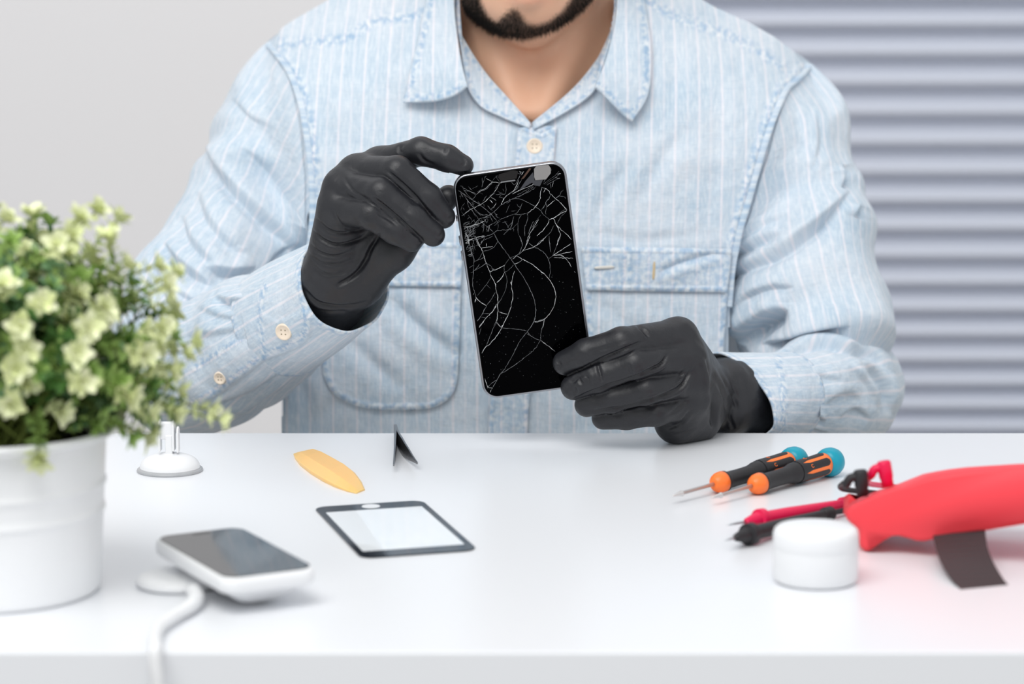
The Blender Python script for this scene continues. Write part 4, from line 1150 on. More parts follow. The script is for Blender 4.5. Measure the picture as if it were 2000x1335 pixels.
# ------------------------------------------------------------------ striped denim shirt
def denim_material():
    m = mat('washed_striped_denim', 'c3d6e4', 0.82, 0.15)
    nt = m.node_tree; b = nt.nodes['Principled BSDF']; L = nt.links.new
    b.inputs['Sheen Weight'].default_value = 0.15
    def node(t, **kw):
        n = nt.nodes.new('ShaderNode' + t)
        for k, v in kw.items(): setattr(n, k, v)
        return n
    def attr(nm):
        a = node('Attribute'); a.attribute_name = nm; return a.outputs['Fac']
    def math_(op, a, bb=None, c=None, clamp=False):
        n = node('Math', operation=op, use_clamp=clamp)
        for i, v in enumerate((a, bb, c)):
            if v is None: continue
            if isinstance(v, (int, float)): n.inputs[i].default_value = v
            else: L(v, n.inputs[i])
        return n.outputs[0]
    def mix(a, bb, fac):
        x = node('Mix', data_type='RGBA')
        for i, v in ((6, a), (7, bb)):
            if isinstance(v, str): x.inputs[i].default_value = lin(v)
            else: L(v, x.inputs[i])
        if isinstance(fac, (int, float)): x.inputs[0].default_value = fac
        else: L(fac, x.inputs[0])
        return x.outputs[2]
    su, sv, seam = attr('su'), attr('sv'), attr('seam')
    cv = node('CombineXYZ'); L(su, cv.inputs[0]); L(sv, cv.inputs[1])
    def noise(scale, detail=3, stretch=None):
        n = node('TexNoise'); n.inputs['Scale'].default_value = scale; n.inputs['Detail'].default_value = detail
        v = cv.outputs[0]
        if stretch:
            mp = node('VectorMath', operation='MULTIPLY'); mp.inputs[1].default_value = stretch; L(v, mp.inputs[0]); v = mp.outputs[0]
        L(v, n.inputs['Vector']); return n.outputs['Fac']
    wash = noise(22, 4)                                  # broad patches of fading
    slub = noise(260, 3, (2.2, .45, 1))                  # warp slubs
    weft = noise(260, 2, (.4, 2.2, 1))
    f = math_('MULTIPLY_ADD', wash, 1.7, -0.47, clamp=True)
    c = mix('b3c7d7', 'd6dde5', f)
    c = mix(c, 'e2e8ed', math_('MULTIPLY_ADD', slub, 1.9, -.80, clamp=True))
    c = mix(c, '9fb8cd', math_('MULTIPLY', math_('MULTIPLY_ADD', weft, 2.0, -1.0, clamp=True), .45))
    # stripes every 9.2 mm, alternately strong and faint
    ph_ = math_('DIVIDE', su, 0.0092)
    fr = math_('ABSOLUTE', math_('SUBTRACT', math_('FRACT', ph_), 0.5))
    st = math_('MULTIPLY_ADD', fr, -14.0, 1.9, clamp=True)
    alt = math_('MULTIPLY_ADD', math_('GREATER_THAN', math_('FRACT', math_('MULTIPLY', ph_, .5)), .5), .30, .32)
    brk = math_('MULTIPLY_ADD', noise(120, 2, (.3, 1, 1)), .9, .45, clamp=True)
    c = mix(c, 'ece7ec', math_('MULTIPLY', math_('MULTIPLY', st, alt), brk))
    # seams: rubbed white ridges with indigo left in the puckers
    pk = noise(230, 2)
    s_ = math_('MULTIPLY', seam, math_('MULTIPLY_ADD', pk, 5.0, -2.2, clamp=True))
    c = mix(c, '77a3ca', math_('MULTIPLY', s_, .56))
    s2 = math_('MULTIPLY', seam, math_('MULTIPLY_ADD', pk, -5.0, 2.5, clamp=True))
    c = mix(c, 'eef0f1', math_('MULTIPLY', s2, .55))
    L(c, b.inputs['Base Color'])
    hgt = math_('ADD', math_('MULTIPLY', slub, .5), math_('MULTIPLY', weft, .5))
    hgt = math_('ADD', hgt, math_('MULTIPLY', math_('MULTIPLY', pk, seam), 1.0))
    big = math_('MULTIPLY', noise(38, 4), 9.0)
    hgt = math_('ADD', hgt, big)
    bp = node('Bump'); bp.inputs['Strength'].default_value = .55; bp.inputs['Distance'].default_value = .0007
    L(hgt, bp.inputs['Height']); L(bp.outputs[0], b.inputs['Normal'])
    return m
M_den = denim_material()
M_btn = mat('cream_button', 'ecdcc8', 0.35, 0.5)
M_thread = mat('button_thread', '9a8f78', 0.7)

SH_LINE = [(470, 175), (500, 125), (525, 88), (543, 58), (570, 40), (597, 25), (640, 0), (700, -28), (800, -60), (880, -78), (1200, -78), (1280, -52), (1340, -18), (1400, 15), (1469, 47), (1518, 74), (1558, 104), (1580, 134), (1605, 190), (1630, 250)]
SLp = np.array(SH_LINE, float); SL3 = at(SLp[:, 0], SLp[:, 1], 2.19)
def z_sh(x): return np.interp(x, SL3[:, 0], SL3[:, 2])
def y_torso(x, z):
    y0 = np.interp(z, [.60, .70, .80, .87, .93, 1.0, 1.06, 1.15], [2.022, 2.026, 2.036, 2.044, 2.056, 2.084, 2.112, 2.15])
    xn = np.clip(np.abs(x - .016) / .262, 0, .995)
    y = y0 + .125 * (1 - np.sqrt(1 - xn ** 2.5))
    r = np.clip((z_sh(x) - z) / .095, 0, 1)
    return y + .088 * (1 - r) ** 2.2
TORSO_FOLDS = [([(1345, 250), (1290, 320), (1250, 390)], 2.5, 16), ([(1240, 300), (1190, 380), (1160, 440)], 2.2, 14), ([(700, 110), (760, 190), (790, 260)], 1.5, 16), ([(620, 180), (650, 300), (640, 400)], 2.0, 18),
               ([(800, 30), (790, 90), (770, 140)], 2.0, 12), ([(1310, 60), (1320, 160), (1300, 240)], 1.8, 16), ([(1400, 160), (1400, 300), (1380, 440)], 2.0, 20), ([(1180, 590), (1230, 640), (1330, 660)], 1.5, 14),
               ([(760, 580), (820, 640), (900, 700)], 3.0, 15), ([(680, 660), (740, 720), (790, 760)], 3.0, 15), ([(660, 780), (620, 820), (600, 850)], 3, 14), ([(1150, 450), (1250, 470), (1380, 455)], 1.4, 12),
               ([(1000, 320), (980, 400), (985, 480)], 1.5, 12), ([(590, 740), (600, 800), (590, 850)], 3.5, 12), ([(640, 420), (700, 430), (760, 420)], 1.5, 14), ([(1430, 100), (1460, 180), (1450, 260)], 1.5, 14)]
ARM_L = [(520, 86), (532, 98), (548, 118), (563, 140), (578, 178), (590, 222), (599, 280), (605, 335), (608, 400), (606, 450), (596, 520), (576, 600), (556, 700), (549, 860), (545, 1000)]
ARM_R = [(1582, 128), (1572, 142), (1556, 158), (1540, 172), (1526, 200), (1508, 245), (1492, 295), (1476, 350), (1462, 400), (1450, 440), (1441, 480), (1432, 530), (1426, 600), (1421, 700), (1419, 860), (1419, 1000)]
NECK = [(878, -220), (878, -40), (884, 20), (900, 110), (928, 192), (975, 224), (1036, 244), (1100, 221), (1157, 182), (1178, 130), (1200, 20), (1212, -40), (1212, -220)]
YOKE_L = [(548, 84), (600, 82), (650, 78), (690, 68), (712, 52), (740, 40), (790, 34), (845, 22)]
YOKE_R = [(1262, 0), (1290, 16), (1340, 40), (1400, 60), (1450, 82), (1490, 104), (1530, 130)]

def seam_mask(px, py, lines, w):
    s = np.zeros(np.shape(px))
    for ln in lines:
        d, _, t = polydist(catmull(ln, 40), px, py); s = np.maximum(s, np.clip(1.35 - d / w, 0, 1))
    return s
def ridge(px, py, lines, w):                   # double ridge of a lapped seam
    s = np.zeros(np.shape(px))
    for ln in lines:
        d, sd, t = polydist(catmull(ln, 40), px, py); s += .9 * np.exp(-((d - w * .0) / w) ** 2) - .5 * np.exp(-((d - 1.7 * w) / (.5 * w)) ** 2)
    return s

def torso_point(px, py, lift=0.0):             # picture -> cloth surface of the chest
    px = np.asarray(px, float); py = np.asarray(py, float)
    Y = np.full(np.shape(px), 2.06)
    for _ in range(14):
        P = at(px, py, Y); Y = y_torso(P[..., 0], P[..., 2])
    return at(px, py, Y - lift)

shirt = None
def build_torso():
    global shirt
    nx, nz = 420, 330
    xs = np.linspace(at(478, 500, 2.1)[0], at(1640, 500, 2.1)[0], nx)
    zb = .60
    v = np.linspace(0, 1, nz) ** .93
    X = np.repeat(xs[None], nz, 0); Z = zb + v[:, None] * (z_sh(xs)[None] - zb)
    Yv = y_torso(X, Z)
    V = np.stack([X, Yv, Z], -1).reshape(-1, 3)
    px, py = proj(V)
    dy = fold_push(V, TORSO_FOLDS)
    seams = [YOKE_L, YOKE_R]
    dy += .0010 * ridge(px, py, seams, 5)
    hem = [[(x - 6, y) for x, y in ARM_L[1:9]], [(x + 6 - 12, y) for x, y in ARM_R[1:11]]]
    V[:, 1] -= dy
    # cloth rolls inward along the armhole
    for ln in (ARM_L, ARM_R):
        d, s, t = polydist(catmull(ln, 60), px, py)
        V[:, 1] += .0030 * np.exp(-(d / 5.0) ** 2) - .0016 * np.exp(-((d - 13) / 6.0) ** 2)
    F = grid_faces(nx, nz)
    c = V[F].mean(1); cx, cy = proj(c)
    pad = 400
    keep = ~inside(NECK, cx, cy)
    keep &= ~inside(ARM_L + [(-pad, 1000), (-pad, 60)], cx, cy)
    keep &= ~inside(ARM_R + [(2000 + pad, 1000), (2000 + pad, 60)], cx, cy)
    F = F[keep]
    seam = seam_mask(px, py, seams, 12)
    seam = np.maximum(seam, seam_mask(px, py, [[(x + 11, y) for x, y in ARM_L[:10]], [(x - 13, y) for x, y in ARM_R[:12]]], 13))
    bk = np.clip((py - 360) / 300., 0, 1)
    su = V[:, 0] * 1.0 + .0035 * np.sin(V[:, 2] * 9 + 1) + .012 * (V[:, 2] - .9) * np.sign(V[:, 0]) * 0
    # back and sides as one coarser shell
    nb, nr = 60, 40
    xb = np.linspace(xs[12], xs[-12], nb); vb = np.linspace(0, 1, nr)
    XB = np.repeat(xb[None], nr, 0); ZB = zb + vb[:, None] * (z_sh(xb)[None] - zb)
    edge = y_torso(XB, ZB)
    bulge = np.sqrt(np.clip(1 - (np.abs(XB - .016) / .26) ** 2.4, 0, 1))
    top = np.clip((z_sh(xb)[None] - ZB) / .16, 0, 1) ** .5
    YBk = edge * 0 + np.maximum(2.19, edge) + .125 * bulge * top
    YBk[-1] = edge[-1]
    VB = np.stack([XB, YBk, ZB], -1).reshape(-1, 3)
    FB_ = grid_faces(nb, nr)[:, ::-1]
    cb = VB[FB_].mean(1)
    FB_ = FB_[~((np.abs(cb[:, 0] - XC) < .066) & (cb[:, 2] > 1.02))]
    Va = np.concatenate([V, VB]); Fa = F.tolist() + (FB_ + len(V)).tolist()
    z0 = np.zeros(len(VB))
    shirt = obj('denim_shirt', Va, Fa, M_den, person, attrs={'su': np.concatenate([su, VB[:, 0]]), 'sv': np.concatenate([V[:, 2], VB[:, 2]]), 'seam': np.concatenate([seam, z0])})
    shirt['label'] = 'pale blue denim shirt with thin white stripes'
build_torso()

def build_armhole_seams():           # lapped seam where the sleeves are set in
    for ARM, sg in ((ARM_L, 1), (ARM_R, -1)):
        A = catmull([p for p in ARM if p[1] < 640], 220)
        C = torso_point(A[:, 0] + sg * 2.5, A[:, 1], .0012)
        V, F = tube(C, np.stack([np.full(220, .0026), np.full(220, .0012)], 1), 14, ref=(1, 0, 0))
        s = np.repeat(np.linspace(0, 1, 220), 14)
        obj('armhole_seam', V, F, M_den, shirt, attrs={'su': V[:, 0] * 0 + .0001, 'sv': V[:, 2], 'seam': np.full(len(V), .75)})
build_armhole_seams()

def build_side_panels():             # the shirt closes round the ribs under each arm
    for ARM, sg in ((ARM_L, -1), (ARM_R, 1)):
        A = catmull([p for p in ARM if p[1] > 300], 60)
        P = torso_point(A[:, 0] - sg * 4, A[:, 1], -.001)
        s = np.linspace(0, 1, 14)
        V = np.stack([np.stack([P[:, 0] + sg * .005 * np.sin(np.pi * min(k * 1.1, 1)), P[:, 1] * (1 - k) + 2.27 * k, P[:, 2]], 1) for k in s], 1).reshape(-1, 3)
        obj('side_panel', V, grid_faces(14, 60)[:, ::-1] if sg < 0 else grid_faces(14, 60), M_den, shirt, attrs={'su': V[:, 1], 'sv': V[:, 2], 'seam': np.zeros(len(V))})
build_side_panels()

def cloth_tube(name, path, folds, n=200, m=200, cap=False, ref=(0, -1, 0), seamf=None, blend=None, thick=.0012, extra=None, flat=1.0, wob=0.0, ends=None, su0=0.0, steps=(), lines=(), lw=9):
    """sleeve-like tube: path of (px, py, Y, r_mm)"""
    P = np.array([np.append(at(a[0], a[1], a[2]), a[3] * .001) for a in path])
    Q = catmull(P, m)
    V, F = tube(Q[:, :3], np.stack([Q[:, 3] * flat, Q[:, 3]], 1), n, ref=ref, cap=False)
    F = np.asarray(F)
    ang = np.tile(np.linspace(0, 2 * np.pi, n, endpoint=False), m)
    rr = np.repeat(Q[:, 3], n)
    ln = np.repeat(np.concatenate([[0], np.cumsum(np.linalg.norm(np.diff(Q[:, :3], axis=0), axis=1))]), n)
    N = vnormals(V, F)
    cen = np.repeat(Q[:, :3], n, 0)
    if (N * (V - cen)).sum() < 0: F = F[:, ::-1]; N = -N
    if wob:
        env = np.clip(ln / .04, 0, 1) * np.clip((ln.max() - ln) / .04, 0, 1)
        V = V + N * (env * wob * (np.sin(ang * 3 + ln * 40) * .4 + np.sin(ang * 2 - ln * 63 + 1) * .8 + .5 * np.sin(ang * 5 + ln * 24 + 2) + .7 * np.sin(ang - ln * 95 + 2.2 * np.sin(ln * 31))))[:, None]
    fr = np.clip((N * unit(CAM - V)).sum(1) * 3 + .25, 0, 1)
    V = V + N * (fold_push(V, folds, True) * fr)[:, None]
    if folds: V = smooth_verts(V, F, 3)
    if extra is not None: V = extra(V, N, ang, ln)
    if blend is not None: V = blend(V)
    for line, hgt in steps:                    # an upper layer of cloth ends along the line
        d, s, t = polydist(catmull(line, 40), *proj(V))
        on_ = np.clip(d * s / 2.5 + .5, 0, 1) * np.exp(-np.clip(d - 40, 0, None) / 30.0) * (t > 0) * (t < 1)
        V = V + N * (on_ * fr * hgt)[:, None]
    V = keep_clear(V)
    px, py = proj(V)
    sm = seamf(px, py, ang, ln) if seamf else np.zeros(len(V))
    if lines: sm = np.maximum(sm, seam_mask(px, py, lines, lw))
    rm = float(np.mean(Q[:, 3]))
    # stripe coordinate: distance round the tube, measured from the side that faces away
    su = ((ang + np.pi) % (2 * np.pi)) * rm + su0
    o = obj(name, V, F, M_den, shirt, attrs={'su': su, 'sv': ln, 'seam': sm})
    return o, V, F, N

def armhole_blend(line, inner_sign):
    def f(V):
        px, py = proj(V)
        d, s, t = polydist(catmull(line, 60), px, py)
        if inner_sign < 0: isin = inside(ARM_L + [(-400, 1000), (-400, 60)], px, py)
        else: isin = inside(ARM_R + [(2400, 1000), (2400, 60)], px, py)
        yt = y_torso(V[:, 0], V[:, 2]) + .0040
        front = V[:, 1] < yt + .075
        k = np.where(isin, np.clip(1 - d / 105.0, 0, 1), 1.0); k = k * k * (3 - 2 * k)
        lowf = np.clip((560 - py) / 130.0, 0, 1)
        V2 = V.copy()
        tgt = np.maximum(yt, V[:, 1] * 0 + yt)
        V2[:, 1] = np.where(front, V[:, 1] * (1 - k * lowf) + tgt * k * lowf, V[:, 1])
        hid = ~isin & front                        # what lies under the body of the shirt stays under it
        V2[:, 1] = np.where(hid, np.maximum(V2[:, 1], yt + .002), V2[:, 1])
        return V2
    return f

SL_FOLDS_L = [([(394, 276), (412, 318), (448, 362), (492, 404), (536, 446), (580, 486)], 9, 11), ([(468, 286), (520, 326), (562, 368), (606, 408)], 4, 12), ([(384, 372), (402, 424), (438, 468), (482, 500)], 5, 13),
              ([(316, 470), (350, 514), (412, 560)], 7, 9), ([(400, 522), (432, 530), (470, 532), (500, 524)], 7, 8), ([(352, 418), (372, 470), (420, 520)], 5, 12), ([(508, 104), (528, 150), (560, 200)], 3, 9), ([(505, 560), (540, 500), (590, 470)], 3, 10),
              ([(450, 190), (490, 230), (540, 250)], 2.5, 12), ([(330, 560), (380, 590), (430, 600)], 4, 10), ([(300, 520), (330, 590), (390, 640)], 5, 12)]
SL_FOLDS_R = [([(1662, 372), (1632, 404), (1597, 438), (1566, 460), (1538, 480), (1492, 504), (1458, 522), (1424, 552)], 9, 10), ([(1524, 458), (1494, 468), (1462, 482), (1434, 496)], 7, 8), ([(1648, 322), (1650, 346), (1644, 368)], 6, 6), ([(1684, 400), (1672, 424)], 5, 6),
              ([(1556, 200), (1566, 260), (1600, 330)], 2.5, 12), ([(1598, 220), (1600, 280), (1588, 330)], 2.5, 11), ([(1540, 420), (1490, 440), (1450, 462)], 3, 11),
              ([(1540, 606), (1518, 612), (1490, 628), (1466, 646), (1446, 664)], 14, 15), ([(1660, 640), (1620, 644), (1574, 654), (1530, 668), (1476, 674)], 10, 10), ([(1552, 560), (1510, 562), (1476, 576), (1450, 600)], 4, 12), ([(1428, 560), (1432, 620), (1440, 680)], 8, 9)]
FO_FOLDS_R = [([(1496, 702), (1545, 682), (1600, 666), (1650, 674), (1700, 692), (1742, 735)], 8, 7), ([(1686, 700), (1712, 726), (1732, 764), (1742, 810)], 7, 8), ([(1660, 712), (1700, 750), (1716, 800)], 3, 9), ([(1532, 824), (1556, 812), (1584, 810), (1612, 824)], 6, 6), ([(1540, 834), (1580, 838), (1618, 846)], 3, 6), ([(1560, 740), (1600, 735), (1640, 745)], 2, 10), ([(1610, 790), (1650, 770), (1680, 780)], 3, 11), ([(1640, 820), (1670, 800), (1700, 820)], 3, 10)]
FO_FOLDS_L = [([(420, 582), (450, 590), (490, 586)], 6, 5), ([(380, 600), (440, 620), (500, 616)], 2.5, 10), ([(350, 660), (430, 650), (490, 640)], 2.5, 11), ([(400, 800), (480, 770), (560, 720)], 3, 12), ([(470, 815), (540, 770), (600, 715)], 3, 10)]

def build_sleeves():
    c = cloth_tube
    # the arm toward the plant
    c('sleeve', [(640, 130, 2.205, 46), (585, 196, 2.195, 52), (534, 300, 2.180, 54), (492, 400, 2.158, 52), (452, 500, 2.130, 57), (402, 600, 2.105, 62), (352, 690, 2.085, 58), (322, 770, 2.075, 42), (315, 805, 2.07, 20)],
      [(l, d * 1.25, w) for l, d, w in SL_FOLDS_L], 320, 520, blend=armhole_blend(ARM_L, -1), wob=.0030, su0=.002)
    c('sleeve', [(300, 745, 2.085, 36), (335, 735, 2.072, 48), (390, 718, 2.045, 52), (450, 690, 2.015, 50), (510, 655, 1.982, 46), (558, 622, 1.953, 40.5), (590, 600, 1.935, 37.5)],
      FO_FOLDS_L, 200, 280, wob=.0014, steps=[([(516, 702), (470, 738), (430, 766), (392, 792), (360, 808)], .0016)], lines=[[(512, 694), (430, 755), (380, 786)], [(512, 640), (450, 672), (380, 720)]], lw=8)
    # the arm toward the shutter
    c('sleeve', [(1460, 180, 2.205, 44), (1510, 220, 2.195, 50), (1545, 300, 2.172, 50), (1556, 400, 2.146, 55), (1568, 500, 2.118, 57), (1582, 585, 2.094, 62), (1600, 645, 2.077, 58), (1612, 692, 2.064, 54), (1624, 730, 2.054, 34)],
      [(l, d * 1.25, w * .95) for l, d, w in SL_FOLDS_R], 320, 520, blend=armhole_blend(ARM_R, 1), wob=.0030, su0=.004)
    c('sleeve', [(1694, 745, 2.125, 20), (1678, 752, 2.11, 38), (1642, 762, 2.078, 47), (1600, 768, 2.03, 44), (1560, 772, 1.995, 37), (1525, 774, 1.972, 32)],
      FO_FOLDS_R, 200, 260, wob=.0014)
build_sleeves()

def build_cuffs():
    def seamf(px, py, ang, ln):
        mx = ln.max()
        s = np.maximum(np.clip(1.3 - (mx - ln) / .007, 0, 1), np.clip(1.3 - ln / .006, 0, 1))
        return s * .95
    def flare(amp, ph0):
        def f(V, N, ang, ln):
            e = (ln / ln.max()) ** 2
            return V + N * (e * amp * (np.sin(3 * ang + ph0) * .5 + np.sin(2 * ang + ph0 * 2) + .25 * np.sin(9 * ang)))[:, None]
        return f
    FLAP = [(600, 604), (609, 628), (606, 652), (590, 672), (556, 688), (514, 703), (496, 708)]
    o, V, F, N = cloth_tube('cuff', [(552, 628, 1.957, 42), (578, 610, 1.942, 41), (612, 590, 1.923, 39.5), (644, 570, 1.906, 37.5), (672, 552, 1.891, 36.5)], [], 180, 80, seamf=seamf, extra=flare(.0013, .6),
                            steps=[(FLAP, .0016)], lines=[[(592, 604), (598, 628), (596, 646), (582, 662), (552, 677), (510, 692)], [(516, 560), (508, 610), (514, 700)]], lw=8)
    mod(o, 'SOLIDIFY', thickness=.0016, offset=-1)
    def slant(V, N, ang, ln):
        V = flare(.0012, 2.2)(V, N, ang, ln)
        e = np.clip(ln / ln.max(), 0, 1) ** 2; zc = float(at(1440, 773, 1.93)[2])
        V = V.copy(); V[:, 0] -= e * (V[:, 2] - zc) * .55
        return V
    o2, V2, F2, N2 = cloth_tube('cuff', [(1536, 774, 1.978, 33.5), (1505, 775, 1.962, 32.5), (1480, 775, 1.950, 32), (1458, 774, 1.940, 31), (1438, 772, 1.929, 30)], [], 180, 80, seamf=seamf, extra=slant,
                                lines=[[(1520, 700), (1530, 770), (1528, 843)]], lw=9)
    mod(o2, 'SOLIDIFY', thickness=.0016, offset=-1)
    return o, V, N
CUFF, CV, CN = build_cuffs()

def button(c, n, r, up=(0, 0, 1)):
    n = unit(n); a = unit(np.cross(up, n)); b = np.cross(n, a)
    prof = [(r * .98, 0), (r, .0006), (r * .93, .0016), (r * .80, .0018), (r * .70, .0012), (0, .0011)]
    V, F = lathe(prof, 40)
    W = np.asarray(c) + V[:, :1] * a + V[:, 1:2] * b + V[:, 2:] * n
    o = obj('button', W, F, M_btn, shirt)
    m = MB()
    for sx in (-1, 1):
        for sy in (-1, 1):
            q, f = lathe([(.00055, .0010), (.00055, .00128), (0, .00130)], 10)
            q = q + (sx * r * .24, sy * r * .24, 0)
            m.add(np.asarray(c) + q[:, :1] * a + q[:, 1:2] * b + q[:, 2:] * n, f)
    h = m.build('thread_holes', M_thread, None)
    bpy.data.objects.remove(h)
    return o, m

def place_buttons():
    global BUTTONS
    from mathutils.bvhtree import BVHTree
    def hit(px, py, objs):
        best = None
        for o in objs:
            me = o.data; off = Vector(ROOTLOC[o.name])
            t = BVHTree.FromPolygons([v.co + off for v in me.vertices], [tuple(p.vertices) for p in me.polygons])
            r = t.ray_cast(Vector(CAM), Vector(rays(px, py)).normalized())
            if r[0] is not None and (best is None or r[3] < best[2]): best = (np.array(r[0]), np.array(r[1]), r[3])
        return best
    cl = [o for o in COL.objects if o.type == 'MESH' and o.name.split('.')[0] in ('sleeve', 'cuff', 'denim_shirt', 'placket', 'pocket_flap')]
    for px, py, r in ((1044, 286, .0062), (555, 647, .0063), (431, 737, .0050)):
        h = hit(px, py, cl)
        p, n = h[0], h[1]
        if n @ (CAM - p) < 0: n = -n
        n = unit(n * .8 + unit(CAM - p) * .5)
        o, m = button(p + n * .0004, n, r)
        # thread holes belong to the button
        k = m.build('thread_holes', M_thread, None)
        W = np.concatenate(m.V)
        bpy.data.objects.remove(k)
        obj('button_thread', W, m.F, M_thread, shirt)

# ---- patches laid on the chest
def patch(name, outline_rows, lift, nu=80, nv=60, seamw=10, edge_seam=(1, 1, 1, 1), seams=(), folds=(), thick=.0011, bulge=0.0, dye=0.0, parent=None, inner=None, su=None):
    """outline_rows: list of (left point, right point) in the picture from top to bottom"""
    L = catmull([r[0] for r in outline_rows], nv); R = catmull([r[1] for r in outline_rows], nv)
    s = np.linspace(0, 1, nu)
    PX = L[:, :1] * (1 - s) + R[:, :1] * s; PY = L[:, 1:] * (1 - s) + R[:, 1:] * s
    t = np.linspace(0, 1, nv)
    lf = lift + bulge * np.outer(np.sin(np.pi * t), np.sin(np.pi * s))
    V = torso_point(PX.ravel(), PY.ravel(), lf.ravel())
    V[:, 1] -= fold_push(V, list(folds) + TORSO_FOLDS)
    px, py = PX.ravel(), PY.ravel()
    borders = []
    if edge_seam[0]: borders.append(list(zip(PX[0], PY[0])))
    if edge_seam[1]: borders.append(list(zip(PX[-1], PY[-1])))
    if edge_seam[2]: borders.append(list(zip(L[:, 0], L[:, 1])))
    if edge_seam[3]: borders.append(list(zip(R[:, 0], R[:, 1])))
    sm = np.full(len(px), dye)
    for b in borders + list(seams):
        d, _, _t = polydist(np.array(b)[::3] if len(b) > 20 else b, px, py)
        sm = np.maximum(sm, np.clip(1.3 - np.abs(d - seamw * .5) / (seamw * .6), 0, 1))
        V[:, 1] -= .0007 * np.exp(-((d - seamw * .55) / (seamw * .35)) ** 2)
    o = obj(name, V, grid_faces(nu, nv)[:, ::-1], M_den, shirt, attrs={'su': V[:, 0] + .0035 * np.sin(V[:, 2] * 9 + 1), 'sv': V[:, 2], 'seam': sm})
    mod(o, 'SOLIDIFY', thickness=thick, offset=1)
    return o

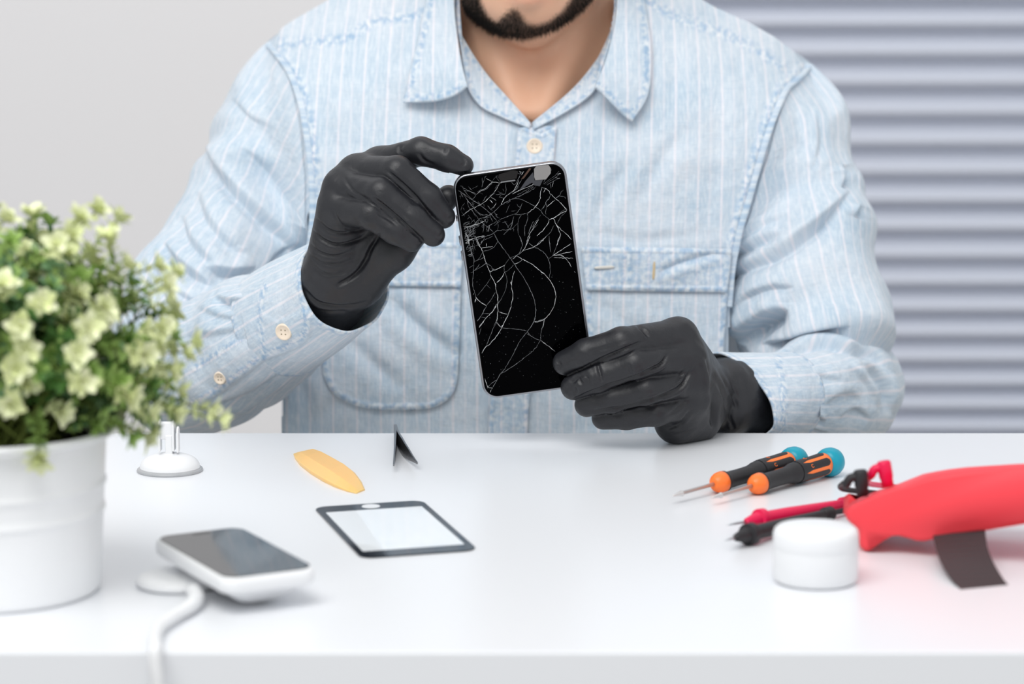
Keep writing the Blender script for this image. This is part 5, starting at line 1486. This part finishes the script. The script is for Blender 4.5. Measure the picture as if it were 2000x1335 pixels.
def build_patches():
    # front placket
    patch('placket', [((1012, 250), (1086, 246)), ((1008, 300), (1082, 300)), ((996, 420), (1072, 420)), ((980, 560), (1056, 560)), ((966, 700), (1042, 700)), ((957, 800), (1032, 800)), ((952, 905), (1028, 905))], .0022, 60, 200, 9, (0, 0, 1, 1), seams=[[(1018, 245), (1056, 262), (1090, 246)]], dye=.45)
    # pocket with flap at the right
    patch('pocket', [((1140, 488), (1424, 492)), ((1142, 560), (1420, 570)), ((1148, 640), (1414, 660)), ((1158, 720), (1408, 740)), ((1200, 780), (1370, 790))], .0016, 100, 90, 11, (1, 1, 1, 1))
    patch('pocket_flap', [((1136, 482), (1428, 486)), ((1138, 505), (1426, 512)), ((1142, 540), (1422, 548)), ((1146, 566), (1418, 570))], .0040, 120, 50, 11, (1, 1, 1, 1), folds=[([(1284, 534), (1330, 514), (1375, 500), (1415, 492)], 2.6, 7)], dye=.6,
          seams=[[(1225, 490), (1222, 566)]], bulge=.002)
    # pocket with flap at the left, rounded bottom corners
    patch('pocket', [((640, 500), (902, 500)), ((640, 560), (900, 560)), ((634, 640), (898, 640)), ((629, 700), (895, 715)), ((636, 742), (890, 755)), ((660, 774), (874, 780)), ((704, 794), (842, 796)), ((740, 799), (800, 799))], .0016, 110, 110, 12, (0, 1, 1, 1), folds=[([(760, 580), (820, 640), (890, 700)], 2.0, 14)])
    patch('pocket_flap', [((640, 470), (905, 474)), ((640, 500), (903, 505)), ((640, 535), (901, 540)), ((640, 556), (900, 560))], .0038, 110, 40, 10, (1, 1, 1, 1), bulge=.0015, dye=.4)
    # worked buttonholes on the flap
    for a, b, wd, colr in (((1160, 523), (1200, 521), .0013, 'dcd9d2'), ((1278, 510), (1276, 546), .0012, 'cbb690')):
        n = 16; s = np.linspace(0, 1, n)
        C = torso_point(a[0] + (b[0] - a[0]) * s, a[1] + (b[1] - a[1]) * s, .0068)
        obj('buttonhole', *tube(C, np.stack([wd * np.sqrt(np.clip(1 - (2 * s - 1) ** 4, .02, 1)), .0007 * np.ones(n)], 1), 10, ref=np.cross(unit(C[-1] - C[0]), (0, 1, 0))), mat('buttonhole_thread', colr, .8), shirt)
    # collar: stands and wings, each lifting off the chest
    def surf(name, I, O, yI, yO, bow=None, nu=40, nv=60, edges=(1, 1, 1), seamw=10, su_dir=0, thick=.0016):
        A = catmull(I, nv); B = catmull(O, nv); t = np.linspace(0, 1, nv); s = np.linspace(0, 1, nu)
        PX = A[:, :1] * (1 - s) + B[:, :1] * s; PY = A[:, 1:] * (1 - s) + B[:, 1:] * s
        Yd = np.interp(t, np.linspace(0, 1, len(yI)), yI)[:, None] * (1 - s) + np.interp(t, np.linspace(0, 1, len(yO)), yO)[:, None] * s
        if bow is not None:
            Cc = catmull(bow, nu); base = np.stack([PX[-1], PY[-1]], 1)
            k = (t[:, None] ** 5)
            PX = PX + k * (Cc[:, 0] - base[:, 0]); PY = PY + k * (Cc[:, 1] - base[:, 1])
        Yd = Yd - .0035 * np.sin(np.pi * s)[None] * np.sin(np.pi * np.minimum(t * 1.0, 1))[:, None]
        V = at(PX.ravel(), PY.ravel(), Yd.ravel())
        px, py = PX.ravel(), PY.ravel(); sm = np.zeros(len(px))
        for fl, b in zip(edges, (np.stack([PX[-1], PY[-1]], 1), np.stack([PX[:, -1], PY[:, -1]], 1), np.stack([PX[:, 0], PY[:, 0]], 1))):
            if fl:
                d, _, _t = polydist(b[::3], px, py); sm = np.maximum(sm, np.clip(1.3 - np.abs(d - seamw * .9) / (seamw * .7), 0, 1))
        o = obj(name, V, grid_faces(nu, nv), M_den, shirt, attrs={'su': V[:, 0] + .1 * V[:, 2] * 0, 'sv': V[:, 2], 'seam': sm})
        mod(o, 'SOLIDIFY', thickness=thick, offset=0)
        return o
    def ty(px, py, lift): return float(torso_point(np.array([px]), np.array([py]), lift)[0, 1])
    surf('collar_stand', [(886, -60), (887, 0), (890, 45), (914, 92), (950, 145), (992, 192), (1037, 242)], [(898, -60), (898, 10), (902, 80), (910, 160), (936, 205), (978, 228), (1035, 251)],
         [2.13, 2.118, 2.108, 2.098, 2.087, 2.077, 2.064], [2.124, 2.110, 2.096, ty(910, 160, .008), ty(936, 205, .006), ty(978, 228, .005), ty(1035, 251, .004)], edges=(0, 1, 1), seamw=7)
    surf('collar_stand', [(1206, -60), (1205, 0), (1199, 45), (1180, 92), (1160, 126), (1115, 178), (1039, 241)], [(1196, -60), (1200, 10), (1192, 80), (1168, 160), (1148, 190), (1098, 223), (1043, 252)],
         [2.13, 2.118, 2.108, 2.100, 2.094, 2.080, 2.066], [2.124, 2.110, 2.096, ty(1168, 160, .008), ty(1148, 190, .006), ty(1098, 223, .005), ty(1043, 252, .006)], edges=(0, 1, 1), seamw=7)
    surf('collar_wing', [(886, -60), (887, 0), (891, 50), (901, 120), (913, 169)], [(852, -60), (834, 0), (816, 80), (798, 155), (787, 200)],
         [2.122, 2.106, 2.094, 2.070, 2.052], [ty(852, 0, .010), ty(834, 0, .010), ty(816, 80, .009), ty(798, 155, .008), ty(787, 200, .007)], bow=[(913, 169), (893, 184), (862, 196), (824, 200), (787, 200)], edges=(1, 1, 0), seamw=11)
    surf('collar_wing', [(1207, -60), (1206, 0), (1198, 60), (1182, 120), (1162, 170)], [(1246, -60), (1257, 0), (1271, 90), (1268, 180), (1240, 236)],
         [2.122, 2.106, 2.094, 2.072, 2.054], [ty(1246, 0, .010), ty(1257, 0, .010), ty(1271, 90, .010), ty(1268, 180, .010), ty(1240, 236, .009)], bow=[(1162, 170), (1180, 188), (1200, 208), (1218, 226), (1234, 237)], edges=(1, 1, 0), seamw=11)
build_patches()
place_buttons()
